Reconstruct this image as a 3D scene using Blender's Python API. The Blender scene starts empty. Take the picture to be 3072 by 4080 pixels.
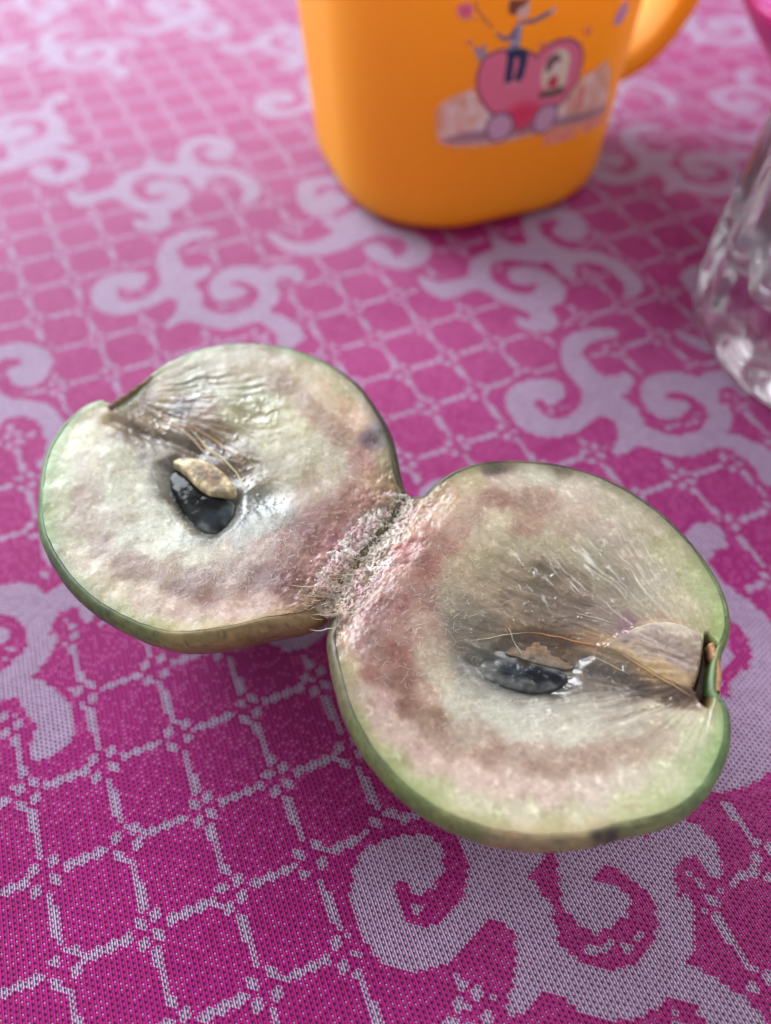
import bpy, bmesh, math, random
import numpy as np
from mathutils import Matrix, Vector

# ------------------------------------------------------------------ camera
scene = bpy.context.scene
cam_d = bpy.data.cameras.new("camera")
cam = bpy.data.objects.new("camera", cam_d)
scene.collection.objects.link(cam)
cam.matrix_world = Matrix.Translation((0, 0, 0.10988)) @ Matrix((
    (0.999719, 0.023705, 0.0), (-0.019043, 0.803104, -0.595534), (-0.014117, 0.595367, 0.803330))).to_4x4()
cam_d.sensor_fit = 'VERTICAL'
cam_d.sensor_height = 36.0
cam_d.lens = 26.47
cam_d.clip_start = 0.005
cam_d.clip_end = 20.0
cam_d.dof.use_dof = True
cam_d.dof.focus_distance = 0.097
cam_d.dof.aperture_fstop = 10.0
scene.camera = cam

# ------------------------------------------------------------------ light: room daylight, one big window and an added side fill
world = bpy.data.worlds.new("World")
scene.world = world
world.use_nodes = True
bg = world.node_tree.nodes["Background"]
bg.inputs[0].default_value = (0.95, 0.96, 1.0, 1)
bg.inputs[1].default_value = 0.58

def area_light(name, loc, target, size, size_y, power, col):
    d = bpy.data.lights.new(name, 'AREA')
    d.shape = 'RECTANGLE'; d.size = size; d.size_y = size_y
    d.energy = power; d.color = col
    o = bpy.data.objects.new(name, d)
    o.location = loc
    o.rotation_euler = (Vector(target) - Vector(loc)).to_track_quat('-Z', 'Y').to_euler()
    scene.collection.objects.link(o)
    return o
area_light("window_light", (-0.56, 0.78, 0.50), (0.0, 0.12, 0.0), 0.70, 0.60, 18.0, (0.86, 0.93, 1.0))
area_light("side_fill_light", (0.80, 0.62, 0.52), (0.0, 0.12, 0.0), 0.45, 0.55, 5.0, (0.93, 0.96, 1.0))  # added fill lamp: highlights on the glass, brighter right-hand sides

vs = scene.view_settings
vs.view_transform = 'Standard'
vs.look = 'None'
vs.exposure = 0.30
vs.gamma = 1.0
scene.cycles.use_denoising = True
scene.cycles.max_bounces = 12
scene.cycles.transparent_max_bounces = 12
scene.cycles.transmission_bounces = 10

# ------------------------------------------------------------------ helpers
rng = np.random.default_rng(7)
random.seed(7)
MM = 0.001

def link(o, parent=None):
    scene.collection.objects.link(o)
    if parent is not None:
        o.parent = parent
    return o

def mesh_obj(name, verts, faces, mat, parent=None, smooth=True, attrs=None, kind=None):
    """verts Nx3 (m); faces a list, or an int array Mx4 / Mx3"""
    me = bpy.data.meshes.new(name)
    verts = np.asarray(verts, np.float32)
    if isinstance(faces, np.ndarray):
        n, k = faces.shape
        me.vertices.add(len(verts)); me.vertices.foreach_set("co", verts.ravel())
        me.loops.add(n * k); me.loops.foreach_set("vertex_index", faces.astype(np.int32).ravel())
        me.polygons.add(n); me.polygons.foreach_set("loop_start", np.arange(n, dtype=np.int32) * k)
    else:
        me.from_pydata(verts.tolist(), [], faces)
    for an, (typ, dom, data) in (attrs or {}).items():
        at = me.attributes.new(an, typ, dom)
        data = np.asarray(data, np.float32)
        if typ == 'FLOAT_COLOR':
            if data.shape[1] == 3:
                data = np.c_[data, np.ones(len(data), np.float32)]
            at.data.foreach_set("color", data.ravel())
        else:
            at.data.foreach_set("value", data.ravel())
    me.update(calc_edges=True)
    me.validate()
    me.polygons.foreach_set("use_smooth", np.full(len(me.polygons), smooth, bool))
    me.materials.append(mat)
    o = bpy.data.objects.new(name, me)
    link(o, parent)
    if kind:
        o["kind"] = kind
    return o

def empty(name, loc=(0, 0, 0), parent=None):
    o = bpy.data.objects.new(name, None)
    o.empty_display_size = 0.01
    o.location = loc
    return link(o, parent)

def tag(o, label, cat, group=None):
    o["label"] = label; o["category"] = cat
    if group:
        o["group"] = group

def grid_faces(nr, nc, wrap=False):
    r, c = np.meshgrid(np.arange(nr - 1), np.arange(nc if wrap else nc - 1), indexing='ij')
    c2 = (c + 1) % nc
    return np.stack([r * nc + c, r * nc + c2, (r + 1) * nc + c2, (r + 1) * nc + c], -1).reshape(-1, 4)

def srgb(c):
    c = np.asarray(c, float) / 255.0
    return np.where(c <= 0.04045, c / 12.92, ((c + 0.055) / 1.055) ** 2.4)

def sm(a, b, x):
    t = np.clip((x - a) / (b - a), 0, 1)
    return t * t * (3 - 2 * t)

def hash2(ix, iy, seed):
    h = (ix.astype(np.int64) * 374761393 + iy.astype(np.int64) * 668265263 + seed * 1442695041) & 0xFFFFFFFF
    h = ((h ^ (h >> 13)) * 1274126177) & 0xFFFFFFFF
    h = ((h ^ (h >> 16)) * 2246822519) & 0xFFFFFFFF
    return ((h ^ (h >> 15)) & 0xFFFFFF) / float(0xFFFFFF)

def vnoise(x, y, seed=0):
    x = np.asarray(x, float); y = np.asarray(y, float)
    ix, iy = np.floor(x), np.floor(y)
    fx, fy = x - ix, y - iy
    fx = fx * fx * fx * (fx * (fx * 6 - 15) + 10); fy = fy * fy * fy * (fy * (fy * 6 - 15) + 10)
    a = hash2(ix, iy, seed); b = hash2(ix + 1, iy, seed)
    c = hash2(ix, iy + 1, seed); d = hash2(ix + 1, iy + 1, seed)
    return (a + (b - a) * fx) * (1 - fy) + (c + (d - c) * fx) * fy - 0.5

def fbm(x, y, seed=0, octv=4, gain=0.5):
    s = 0; a = 1.0; x = np.asarray(x, float); y = np.asarray(y, float)
    for k in range(octv):
        s = s + a * vnoise(x + 17.3 * k, y - 9.1 * k, seed + k)
        x, y = x * 1.71 + y * 1.05, y * 1.71 - x * 1.05
        a *= gain
    return s

def inside(P, x, y):
    P = np.asarray(P, float)
    r = np.zeros(np.shape(x), bool)
    for k in range(len(P)):
        x0, y0 = P[k]; x1, y1 = P[(k + 1) % len(P)]
        if y0 == y1:
            continue
        c = (y0 > y) != (y1 > y)
        r ^= c & (x < (x1 - x0) * (y - y0) / (y1 - y0) + x0)
    return r

def dist_poly(P, x, y, closed=True):
    P = np.asarray(P, float)
    d = np.full(np.shape(x), 1e9)
    n = len(P) if closed else len(P) - 1
    for k in range(n):
        a = P[k]; b = P[(k + 1) % len(P)]
        e = b - a
        t = np.clip(((x - a[0]) * e[0] + (y - a[1]) * e[1]) / (e @ e + 1e-12), 0, 1)
        d = np.minimum(d, (x - a[0] - t * e[0]) ** 2 + (y - a[1] - t * e[1]) ** 2)
    return np.sqrt(d)

def sdist(P, x, y):
    d = dist_poly(P, x, y)
    return np.where(inside(P, x, y), -d, d)

def smooth_closed(P, n, it=2):
    P = np.asarray(P, float)
    for _ in range(it):                                    # Chaikin corner cutting
        Q = np.roll(P, -1, 0)
        P = np.stack([0.75 * P + 0.25 * Q, 0.25 * P + 0.75 * Q], 1).reshape(-1, 2)
    s = np.r_[0, np.cumsum(np.linalg.norm(np.roll(P, -1, 0) - P, axis=1))]
    P2 = np.r_[P, P[:1]]
    t = np.linspace(0, s[-1], n, endpoint=False)
    return np.c_[np.interp(t, s, P2[:, 0]), np.interp(t, s, P2[:, 1])]

def resample(P, n):
    P = np.asarray(P, float)
    s = np.r_[0, np.cumsum(np.linalg.norm(np.diff(P, axis=0), axis=1))]
    t = np.linspace(0, s[-1], n)
    return np.stack([np.interp(t, s, P[:, k]) for k in range(P.shape[1])], 1)

def shepard(ctrl, x, y, soft=0.8, power=3):
    c = np.asarray(ctrl, float)
    num = np.zeros(np.shape(x) + (3,)); den = np.zeros(np.shape(x))
    for p in c:
        w = 1.0 / ((x - p[0]) ** 2 + (y - p[1]) ** 2 + soft) ** power
        num += w[..., None] * p[2:5]; den += w
    return num / den[..., None]

def tubes(paths, radii, sides=4):
    """many thin tubes in one vertex / face array; paths: list of Nx3, same N"""
    P = np.asarray(paths, float)                           # S,N,3
    S, N, _ = P.shape
    T = np.gradient(P, axis=1)
    T /= np.linalg.norm(T, axis=2, keepdims=True) + 1e-12
    up = np.array([0.13, 0.21, 0.97])
    A = np.cross(T, up); A /= np.linalg.norm(A, axis=2, keepdims=True) + 1e-12
    B = np.cross(T, A)
    R = np.asarray(radii, float).reshape(S, 1, 1)
    taper = (1 - 0.75 * np.abs(np.linspace(-1, 1, N)) ** 3).reshape(1, N, 1)
    V = []
    for k in range(sides):
        an = 2 * math.pi * k / sides
        V.append(P + (A * math.cos(an) + B * math.sin(an)) * R * taper)
    V = np.stack(V, 2).reshape(-1, 3)
    base = grid_faces(N, sides, wrap=True)
    F = (base[None] + (np.arange(S) * N * sides)[:, None, None]).reshape(-1, 4)
    return V, F

# ------------------------------------------------------------------ materials
def new_mat(name):
    m = bpy.data.materials.new(name)
    m.use_nodes = True
    nt = m.node_tree
    return m, nt, nt.nodes["Principled BSDF"]

def N(nt, typ, **kw):
    n = nt.nodes.new(typ)
    for k, v in kw.items():
        if k.startswith("in_"):
            n.inputs[k[3:].replace("_", " ")].default_value = v
        else:
            setattr(n, k, v)
    return n

def math_n(nt, op, a, b=None, c=None, clamp=False):
    n = nt.nodes.new("ShaderNodeMath"); n.operation = op; n.use_clamp = clamp
    for i, v in enumerate((a, b, c)):
        if v is None:
            continue
        if isinstance(v, (int, float)):
            n.inputs[i].default_value = v
        else:
            nt.links.new(v, n.inputs[i])
    return n.outputs[0]

def mix_col(nt, fac, a, b, blend='MIX'):
    n = nt.nodes.new("ShaderNodeMix"); n.data_type = 'RGBA'; n.blend_type = blend
    for sock, v in ((n.inputs[0], fac), (n.inputs[6], a), (n.inputs[7], b)):
        if isinstance(v, (int, float)):
            sock.default_value = v
        elif isinstance(v, tuple):
            sock.default_value = v
        else:
            nt.links.new(v, sock)
    return n.outputs[2]

def attr(nt, name):
    return N(nt, "ShaderNodeAttribute", attribute_name=name)

def noise(nt, scale, detail=3, rough=0.55, coord=None):
    n = N(nt, "ShaderNodeTexNoise")
    n.inputs["Scale"].default_value = scale; n.inputs["Detail"].default_value = detail
    n.inputs["Roughness"].default_value = rough
    if coord is None:
        coord = N(nt, "ShaderNodeTexCoord").outputs["Object"]
    nt.links.new(coord, n.inputs["Vector"])
    return n.outputs["Fac"]

def bump(nt, height, dist, strength=1.0, normal=None):
    b = N(nt, "ShaderNodeBump")
    b.inputs["Strength"].default_value = strength
    b.inputs["Distance"].default_value = dist
    nt.links.new(height, b.inputs["Height"])
    if normal is not None:
        nt.links.new(normal, b.inputs["Normal"])
    return b.outputs["Normal"]

def vertex_col_mat(name, rough, sss=0.0, sss_scale=0.002, coat=0.0, coat_rough=0.1, bumps=(), rough_attr=None, spec=0.5, mottle=0.0):
    m, nt, p = new_mat(name)
    col = attr(nt, "col").outputs["Color"]
    if mottle > 0:
        nz = noise(nt, 3500, 4, 0.7)
        v = math_n(nt, 'MULTIPLY_ADD', nz, 2 * mottle, 1 - mottle)
        cb = N(nt, "ShaderNodeCombineColor")
        for i in range(3):
            nt.links.new(v, cb.inputs[i])
        col = mix_col(nt, 1.0, col, cb.outputs[0], 'MULTIPLY')
    nt.links.new(col, p.inputs["Base Color"])
    p.inputs["Roughness"].default_value = rough
    p.inputs["Specular IOR Level"].default_value = spec
    if sss:
        p.inputs["Subsurface Weight"].default_value = sss
        p.inputs["Subsurface Radius"].default_value = (1.0, 0.7, 0.5)
        p.inputs["Subsurface Scale"].default_value = sss_scale
    p.inputs["Coat Weight"].default_value = coat
    p.inputs["Coat Roughness"].default_value = coat_rough
    if rough_attr:
        w = attr(nt, rough_attr).outputs["Fac"]
        mr = N(nt, "ShaderNodeMapRange")
        mr.inputs["To Min"].default_value = rough; mr.inputs["To Max"].default_value = 0.07
        nt.links.new(w, mr.inputs["Value"]); nt.links.new(mr.outputs[0], p.inputs["Roughness"])
        nt.links.new(math_n(nt, 'MULTIPLY_ADD', w, 0.6, coat), p.inputs["Coat Weight"])
    nrm = None
    for sc, det, dist, st in bumps:
        hgt_ = noise(nt, sc, det)
        if rough_attr:
            hgt_ = math_n(nt, 'MULTIPLY', hgt_, math_n(nt, 'MULTIPLY_ADD', attr(nt, rough_attr).outputs["Fac"], -0.8, 1.0))
        nrm = bump(nt, hgt_, dist, st, nrm)
    if nrm is not None:
        nt.links.new(nrm, p.inputs["Normal"])
        nt.links.new(nrm if not rough_attr else bump(nt, noise(nt, 4200, 2), 0.00022, 0.28, nrm), p.inputs["Coat Normal"])
    return m

M_flesh = vertex_col_mat("fruit_flesh", 0.34, sss=0.65, sss_scale=0.0022, coat=0.12, coat_rough=0.07,
                         spec=0.42, bumps=((5200, 3, 0.00010, 0.45), (11000, 2, 0.00004, 0.5)), rough_attr="wet", mottle=0.05)
M_skin = vertex_col_mat("fruit_skin", 0.5, sss=0.05, sss_scale=0.001, bumps=((1500, 4, 0.0001, 0.5),), mottle=0.14)
M_seed = vertex_col_mat("seed_shell", 0.14, coat=0.0, bumps=((1400, 3, 0.00018, 0.22),), spec=0.17)
M_scar = vertex_col_mat("seed_scar", 0.55, bumps=((2500, 4, 0.0001, 0.6),), mottle=0.2)
M_core = vertex_col_mat("fruit_core", 0.3, sss=0.25, sss_scale=0.0012, coat=0.4, coat_rough=0.1, bumps=((1800, 3, 0.0002, 0.25),), mottle=0.06)
M_torn = vertex_col_mat("torn_flesh", 0.45, sss=0.3, sss_scale=0.0008, coat=0.15, bumps=((4500, 4, 0.0002, 0.7),), mottle=0.16)

def plain_mat(name, rgb, rough, sss=0.0, **kw):
    m, nt, p = new_mat(name)
    nz = noise(nt, kw.get("nscale", 800), 4)
    c = mix_col(nt, nz, tuple(v * kw.get("lo", 0.85) for v in rgb) + (1,), tuple(min(1, v * kw.get("hi", 1.12)) for v in rgb) + (1,))
    nt.links.new(c, p.inputs["Base Color"])
    p.inputs["Roughness"].default_value = rough
    if sss:
        p.inputs["Subsurface Weight"].default_value = sss
        p.inputs["Subsurface Radius"].default_value = (1, 0.6, 0.3)
        p.inputs["Subsurface Scale"].default_value = kw.get("sscale", 0.002)
    if kw.get("bump"):
        nt.links.new(bump(nt, noise(nt, kw.get("bscale", 1500), 3), kw["bump"], 0.6), p.inputs["Normal"])
    return m

# ------------------------------------------------------------------ table and knitted tablecloth
LAT_O = np.array([-0.04215564, 0.03689958]); LAT_1 = np.array([0.01028183, 0.00396700]); LAT_2 = np.array([0.00517000, -0.01080637])
SCROLLS = [[(8.67,-7.3),(8.78,-7.34),(8.83,-7.21),(8.99,-7.05),(9.23,-6.99),(9.47,-6.97),(9.67,-7.03),(9.79,-7.17),(9.93,-7.4),(10.1,-7.53),(10.32,-7.58),(10.54,-7.58),(10.7,-7.68),(10.81,-7.91),(10.87,-8.13),(10.97,-8.02),(11.01,-7.79),(11.15,-7.59),(11.3,-7.48),(11.44,-7.5),(11.54,-7.61),(11.58,-7.83),(11.69,-8.09),(11.92,-8.38),(12.21,-8.48),(12.57,-8.43),(12.88,-8.24),(13.05,-8.03),(13.06,-7.71),(12.94,-7.45),(12.76,-7.25),(12.55,-7.18),(12.33,-7.25),(12.23,-7.44),(12.21,-7.66),(12.28,-7.79),(12.39,-7.77),(12.5,-7.79),(12.54,-7.9),(12.45,-8.03),(12.22,-8.09),(12.08,-8.06),(11.98,-7.91),(11.9,-7.64),(11.92,-7.39),(12.02,-7.14),(12.16,-6.96),(12.42,-6.86),(12.67,-6.67),(12.83,-6.37),(12.92,-6.05),(12.92,-5.72),(12.82,-5.44),(12.62,-5.25),(12.4,-5.16),(12.25,-5.2),(12.22,-5.29),(12.36,-5.39),(12.49,-5.57),(12.52,-5.78),(12.53,-6.04),(12.46,-6.3),(12.3,-6.48),(12.08,-6.54),(11.91,-6.49),(11.8,-6.34),(11.71,-6.16),(11.61,-6.12),(11.5,-6.25),(11.46,-6.43),(11.49,-6.64),(11.54,-6.79),(11.47,-6.85),(11.28,-6.84),(11.12,-6.93),(10.96,-7.08),(10.79,-7.21),(10.54,-7.23),(10.32,-7.18),(10.18,-7.04),(10.07,-6.78),(10.08,-6.51),(10.16,-6.26),(10.31,-6.1),(10.47,-6.03),(10.64,-6.07),(10.78,-6.17),(10.88,-6.29),(10.81,-6.32),(10.63,-6.31),(10.46,-6.38),(10.39,-6.55),(10.44,-6.74),(10.58,-6.9),(10.79,-6.93),(11.02,-6.84),(11.22,-6.64),(11.31,-6.41),(11.35,-6.15),(11.27,-5.91),(11.07,-5.68),(10.9,-5.57),(10.71,-5.55),(10.6,-5.54),(10.56,-5.39),(10.55,-5.19),(10.47,-5.03),(10.31,-4.93),(10.08,-4.95),(9.88,-5.06),(9.76,-5.23),(9.75,-5.42),(9.81,-5.52),(9.92,-5.5),(9.99,-5.37),(10.1,-5.38),(10.16,-5.5),(10.13,-5.63),(10.02,-5.83),(9.87,-6.02),(9.78,-6.27),(9.71,-6.5),(9.6,-6.6),(9.39,-6.61),(9.11,-6.54),(8.83,-6.55),(8.69,-6.71),(8.63,-6.97),(8.62,-7.19)],
[(11.4,-4.4),(11.29,-4.52),(11.04,-4.65),(10.78,-4.7),(10.49,-4.67),(10.23,-4.54),(10.03,-4.33),(9.84,-4.02),(9.77,-3.76),(9.75,-3.54),(9.74,-3.36),(9.69,-3.2),(9.55,-3.04),(9.33,-2.91),(9.11,-2.85),(8.91,-2.86),(8.77,-2.95),(8.72,-3.12),(8.72,-3.29),(8.8,-3.41),(8.89,-3.42),(8.93,-3.35),(8.92,-3.26),(9.01,-3.19),(9.19,-3.21),(9.38,-3.33),(9.48,-3.51),(9.47,-3.65),(9.34,-3.76),(9.08,-3.85),(8.82,-3.87),(8.6,-3.83),(8.4,-3.68),(8.25,-3.43),(8.2,-3.2),(8.22,-2.98),(8.29,-2.79),(8.47,-2.61),(8.71,-2.53),(8.97,-2.51),(9.24,-2.57),(9.46,-2.63),(9.67,-2.69),(9.78,-2.6),(9.81,-2.46),(9.71,-2.25),(9.58,-2.1),(9.41,-1.97),(9.32,-1.89),(9.34,-1.83),(9.48,-1.82),(9.69,-1.88),(9.86,-1.87),(9.96,-1.75),(10.07,-1.59),(10.25,-1.44),(10.5,-1.34),(10.72,-1.33),(10.99,-1.36),(11.14,-1.29),(11.23,-1.16),(11.28,-0.99),(11.3,-0.82),(11.16,-1.21),(11.26,-1.05),(11.3,-0.88),(11.27,-0.73),(11.21,-0.61),(11.13,-0.49),(11.17,-0.4),(11.32,-0.34),(11.48,-0.4),(11.64,-0.45),(11.75,-0.56),(11.79,-0.72),(11.79,-0.87),(11.72,-1.06),(11.61,-1.26),(11.48,-1.43),(11.36,-1.54),(11.6,-1.66),(11.78,-1.88),(11.87,-2.1),(11.72,-2.05),(11.82,-2.26),(11.97,-2.41),(12.14,-2.42),(12.24,-2.38),(12.24,-2.27),(12.25,-2.14),(12.33,-2.08),(12.47,-2.2),(12.53,-2.42),(12.5,-2.64),(12.36,-2.78),(12.15,-2.83),(11.94,-2.79),(11.71,-2.67),(11.81,-2.7),(11.79,-2.87),(11.66,-3.02),(11.43,-3.11),(11.21,-3.15),(10.94,-3.08),(10.73,-2.96),(10.6,-2.75),(10.5,-2.52),(10.5,-2.29),(10.64,-2.15),(10.86,-2.12),(11.07,-2.17),(11.21,-2.24),(11.22,-2.34),(11.13,-2.44),(11,-2.54),(10.94,-2.63),(11.08,-2.68),(11.24,-2.66),(11.37,-2.52),(11.45,-2.31),(11.47,-2.13),(11.37,-1.96),(11.14,-1.8),(10.87,-1.73),(10.58,-1.76),(10.38,-1.88),(10.26,-2.07),(10.19,-2.2),(10.28,-2.36),(10.33,-2.55),(10.32,-2.75),(10.26,-2.93),(10.46,-2.98),(10.7,-3.11),(10.81,-3.22),(10.81,-3.34),(10.72,-3.4),(10.48,-3.38),(10.31,-3.47),(10.26,-3.66),(10.29,-3.93),(10.35,-4.15),(10.49,-4.26),(10.74,-4.34),(11.01,-4.35),(11.27,-4.3)],
[(6.46,-10.06),(6.36,-9.91),(6.38,-9.61),(6.48,-9.33),(6.64,-9.1),(6.84,-8.92),(7.14,-8.84),(7.35,-8.8),(7.76,-8.82),(8.18,-8.91),(8.34,-8.94),(8.56,-8.97),(8.78,-8.88),(8.97,-8.73),(9.03,-8.51),(8.97,-8.3),(8.81,-8.18),(8.61,-8.12),(8.53,-8.25),(8.56,-8.47),(8.52,-8.65),(8.33,-8.75),(8.15,-8.73),(8.04,-8.59),(8.05,-8.36),(8.14,-8.09),(8.34,-7.83),(8.6,-7.67),(8.93,-7.72),(9.25,-7.86),(9.44,-8.15),(9.47,-8.52),(9.33,-8.85),(9.07,-9.08),(8.8,-9.39),(8.98,-9.45),(9.2,-9.38),(9.45,-9.39),(9.38,-9.54),(9.28,-9.81),(9.29,-10.09),(9.39,-10.53),(9.35,-10.84),(9.26,-11.07),(9.22,-11.4),(9.3,-11.62),(9.5,-11.73),(9.73,-11.7),(9.84,-11.91),(9.82,-12.11),(9.61,-12.2),(9.33,-12.13),(9.06,-11.85),(8.94,-11.52),(8.8,-11.39),(8.43,-11.54),(8.1,-11.56),(7.86,-11.48),(7.68,-11.34),(7.58,-11.05),(7.47,-10.72),(7.5,-10.39),(7.64,-10.1),(7.84,-9.97),(8.11,-9.96),(7.91,-10.15),(8.21,-10.14),(8.5,-10.25),(8.6,-10.44),(8.54,-10.71),(8.36,-10.9),(8.13,-10.88),(7.95,-10.78),(7.93,-10.9),(8.1,-11.13),(8.36,-11.2),(8.68,-11.13),(8.91,-10.85),(8.92,-10.42),(8.78,-10.13),(8.62,-10.03),(8.25,-9.96),(8.09,-9.85),(8.15,-9.61),(8.09,-9.74),(7.88,-9.92),(7.63,-9.9),(7.68,-9.75),(7.77,-9.62),(7.76,-9.47),(7.65,-9.37),(7.42,-9.32),(7.13,-9.3),(6.88,-9.4),(6.68,-9.58),(6.55,-9.88)]]

def knit_pattern(I, J):
    """1 where the jacquard shows the white thread: scroll motifs, and a lattice of rounded squares between them"""
    out = np.zeros(I.shape); near = np.full(I.shape, 1e9)
    # fold into one repeat: translations (6,6) and (-6,6)
    a = (I + J) / 12.0; b = (J - I) / 12.0
    for P in SCROLLS:
        P = np.asarray(P, float); c = P.mean(0)
        a0 = np.round(a - (c[0] + c[1]) / 12.0); b0 = np.round(b - (c[1] - c[0]) / 12.0)
        for da in (-1, 0, 1):
            for db in (-1, 0, 1):
                x = I - 6 * (a0 + da) + 6 * (b0 + db); y = J - 6 * (a0 + da) - 6 * (b0 + db)
                k = (x > P[:, 0].min() - .3) & (x < P[:, 0].max() + .3) & (y > P[:, 1].min() - .3) & (y < P[:, 1].max() + .3)
                if not k.any():
                    continue
                s = sdist(P, x[k], y[k])
                near[k] = np.minimum(near[k], s)
    out[near < 0.01] = 1
    di, dj = I - np.round(I), J - np.round(J)
    ai, aj = np.abs(di), np.abs(dj)
    bow = 0.03 * np.cos(2 * np.pi * np.maximum(ai, aj))
    line = (np.minimum(ai, aj) < 0.045) & (np.maximum(ai, aj) > 0.205)
    dots = np.zeros(I.shape, bool)
    for (p, q) in ((0.115, -0.115), (-0.10, -0.095), (0.095, 0.085), (-0.115, 0.125)):
        dots |= (np.abs(di - p) < 0.062) & (np.abs(dj - q) < 0.058)
    out[(line | dots) & (near > 0.13)] = 1
    return out

def cloth_height(x, y):
    return 0.0012 * fbm(x * 20 + 3, y * 20, 41, 2) + 0.00025 * fbm(x * 90, y * 90, 43, 2)

def build_cloth():
    e1, e2 = LAT_1, LAT_2
    du = (e1 + 0.7 * e2); du = du / np.linalg.norm(du)
    dv = np.array([-du[1], du[0]])
    pu, pv = 0.00080, 0.00058
    x0, x1, y0, y1 = -0.24, 0.24, -0.03, 0.45
    cs = np.array([[x0, y0], [x1, y0], [x0, y1], [x1, y1]])
    U, V = cs @ du, cs @ dv
    u0, u1 = U.min(), U.max(); v0, v1 = V.min(), V.max()
    nr = int((v1 - v0) / pv); nc = int((u1 - u0) / pu)
    R, Cc = np.meshgrid(np.arange(nr), np.arange(nc), indexing='ij')
    off = (R % 2) * 0.5
    cu = u0 + (Cc + off + 0.5) * pu; cv = v0 + (R + 0.5) * pv
    px = cu * du[0] + cv * dv[0]; py = cu * du[1] + cv * dv[1]
    keep = (px > x0) & (px < x1) & (py > y0) & (py < y1)
    R, Cc, off, px, py = R[keep], Cc[keep], off[keep], px[keep], py[keep]
    M = np.linalg.inv(np.stack([e1, e2], 1))
    q = M @ np.stack([px - LAT_O[0], py - LAT_O[1]])
    white = knit_pattern(q[0], q[1])
    n = len(R)
    vv = []
    for dc, dr in ((0, 0), (1, 0), (1, 1), (0, 1)):
        a = u0 + (Cc + off + dc) * pu; b = v0 + (R + dr) * pv
        x = a * du[0] + b * dv[0]; y = a * du[1] + b * dv[1]
        vv.append(np.stack([x, y, cloth_height(x, y)], -1))
    verts = np.stack(vv, 1).reshape(-1, 3)
    faces = np.arange(4 * n, dtype=np.int32).reshape(-1, 4)
    m, nt, p = new_mat("knitted_cloth")
    out = nt.nodes["Material Output"]
    o = mesh_obj("tablecloth", verts, faces, m, attrs={"white": ('FLOAT', 'FACE', white), "rnd": ('FLOAT', 'FACE', rng.random(n))})
    uv = o.data.uv_layers.new(name="stitch")
    uvd = np.tile(np.array([[0, 0], [1, 0], [1, 1], [0, 1]], np.float32), (n, 1))
    uv.data.foreach_set("uv", uvd.ravel())
    o["kind"] = "structure"
    # shading of one stitch
    uvn = N(nt, "ShaderNodeUVMap", uv_map="stitch")
    sx = N(nt, "ShaderNodeSeparateXYZ"); nt.links.new(uvn.outputs[0], sx.inputs[0])
    a = math_n(nt, 'SUBTRACT', sx.outputs[0], 0.5); b = math_n(nt, 'SUBTRACT', sx.outputs[1], 0.5)
    w = attr(nt, "white").outputs["Fac"]; rn = attr(nt, "rnd").outputs["Fac"]
    ha = math_n(nt, 'DIVIDE', math_n(nt, 'ADD', a, math_n(nt, 'MULTIPLY', b, 0.25)), 0.30)
    hb = math_n(nt, 'DIVIDE', b, 0.34)
    d = math_n(nt, 'SQRT', math_n(nt, 'ADD', math_n(nt, 'MULTIPLY', ha, ha), math_n(nt, 'MULTIPLY', hb, hb)))
    hole = N(nt, "ShaderNodeMapRange", interpolation_type='SMOOTHSTEP')
    hole.inputs["From Min"].default_value = 1.0; hole.inputs["From Max"].default_value = 0.58
    nt.links.new(d, hole.inputs["Value"])
    hole = hole.outputs[0]
    # thread of the second layer crossing the hole
    ta = math_n(nt, 'DIVIDE', math_n(nt, 'SUBTRACT', a, 0.10), 0.13); tb = math_n(nt, 'DIVIDE', math_n(nt, 'ADD', b, 0.05), 0.17)
    dd = math_n(nt, 'ADD', math_n(nt, 'MULTIPLY', ta, ta), math_n(nt, 'MULTIPLY', tb, tb))
    dot = math_n(nt, 'MULTIPLY', math_n(nt, 'LESS_THAN', dd, 1.0), math_n(nt, 'GREATER_THAN', rn, 0.66))
    dot = math_n(nt, 'MULTIPLY', dot, math_n(nt, 'SUBTRACT', 1.0, math_n(nt, 'MULTIPLY', w, 0.7)))
    big = noise(nt, 40, 3)
    pink = mix_col(nt, big, (0.45, 0.006, 0.205, 1), (0.55, 0.009, 0.26, 1))
    lav = mix_col(nt, big, (0.49, 0.41, 0.58, 1), (0.57, 0.49, 0.66, 1))
    yarn = mix_col(nt, w, pink, lav)
    # strand shading inside the stitch: slanted plies
    ph = math_n(nt, 'ADD', math_n(nt, 'MULTIPLY', a, 12.6), math_n(nt, 'MULTIPLY', b, 7.5))
    ply = math_n(nt, 'MULTIPLY_ADD', math_n(nt, 'SINE', ph), 0.5, 0.5)
    var = math_n(nt, 'MULTIPLY_ADD', rn, 0.28, 0.86)
    cb = N(nt, "ShaderNodeCombineColor")
    for i in range(3):
        nt.links.new(var, cb.inputs[i])
    yarn = mix_col(nt, 1.0, yarn, cb.outputs[0], 'MULTIPLY')
    under = mix_col(nt, w, (0.21, 0.004, 0.09, 1), (0.25, 0.045, 0.165, 1))
    gap = N(nt, 'ShaderNodeMapRange', interpolation_type='SMOOTHSTEP')
    gap.inputs['From Min'].default_value = 0.15; gap.inputs['From Max'].default_value = 0.70
    nt.links.new(ply, gap.inputs['Value'])
    yarn = mix_col(nt, gap.outputs[0], under, yarn)
    yarn = mix_col(nt, dot, yarn, (0.42, 0.28, 0.38, 1))
    nt.links.new(yarn, p.inputs["Base Color"])
    p.inputs["Roughness"].default_value = 0.45
    p.inputs["Specular IOR Level"].default_value = 0.3
    p.inputs["Sheen Weight"].default_value = 0.06
    p.inputs["Sheen Roughness"].default_value = 0.4
    p.inputs["Sheen Tint"].default_value = (0.9, 0.85, 1, 1)
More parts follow.
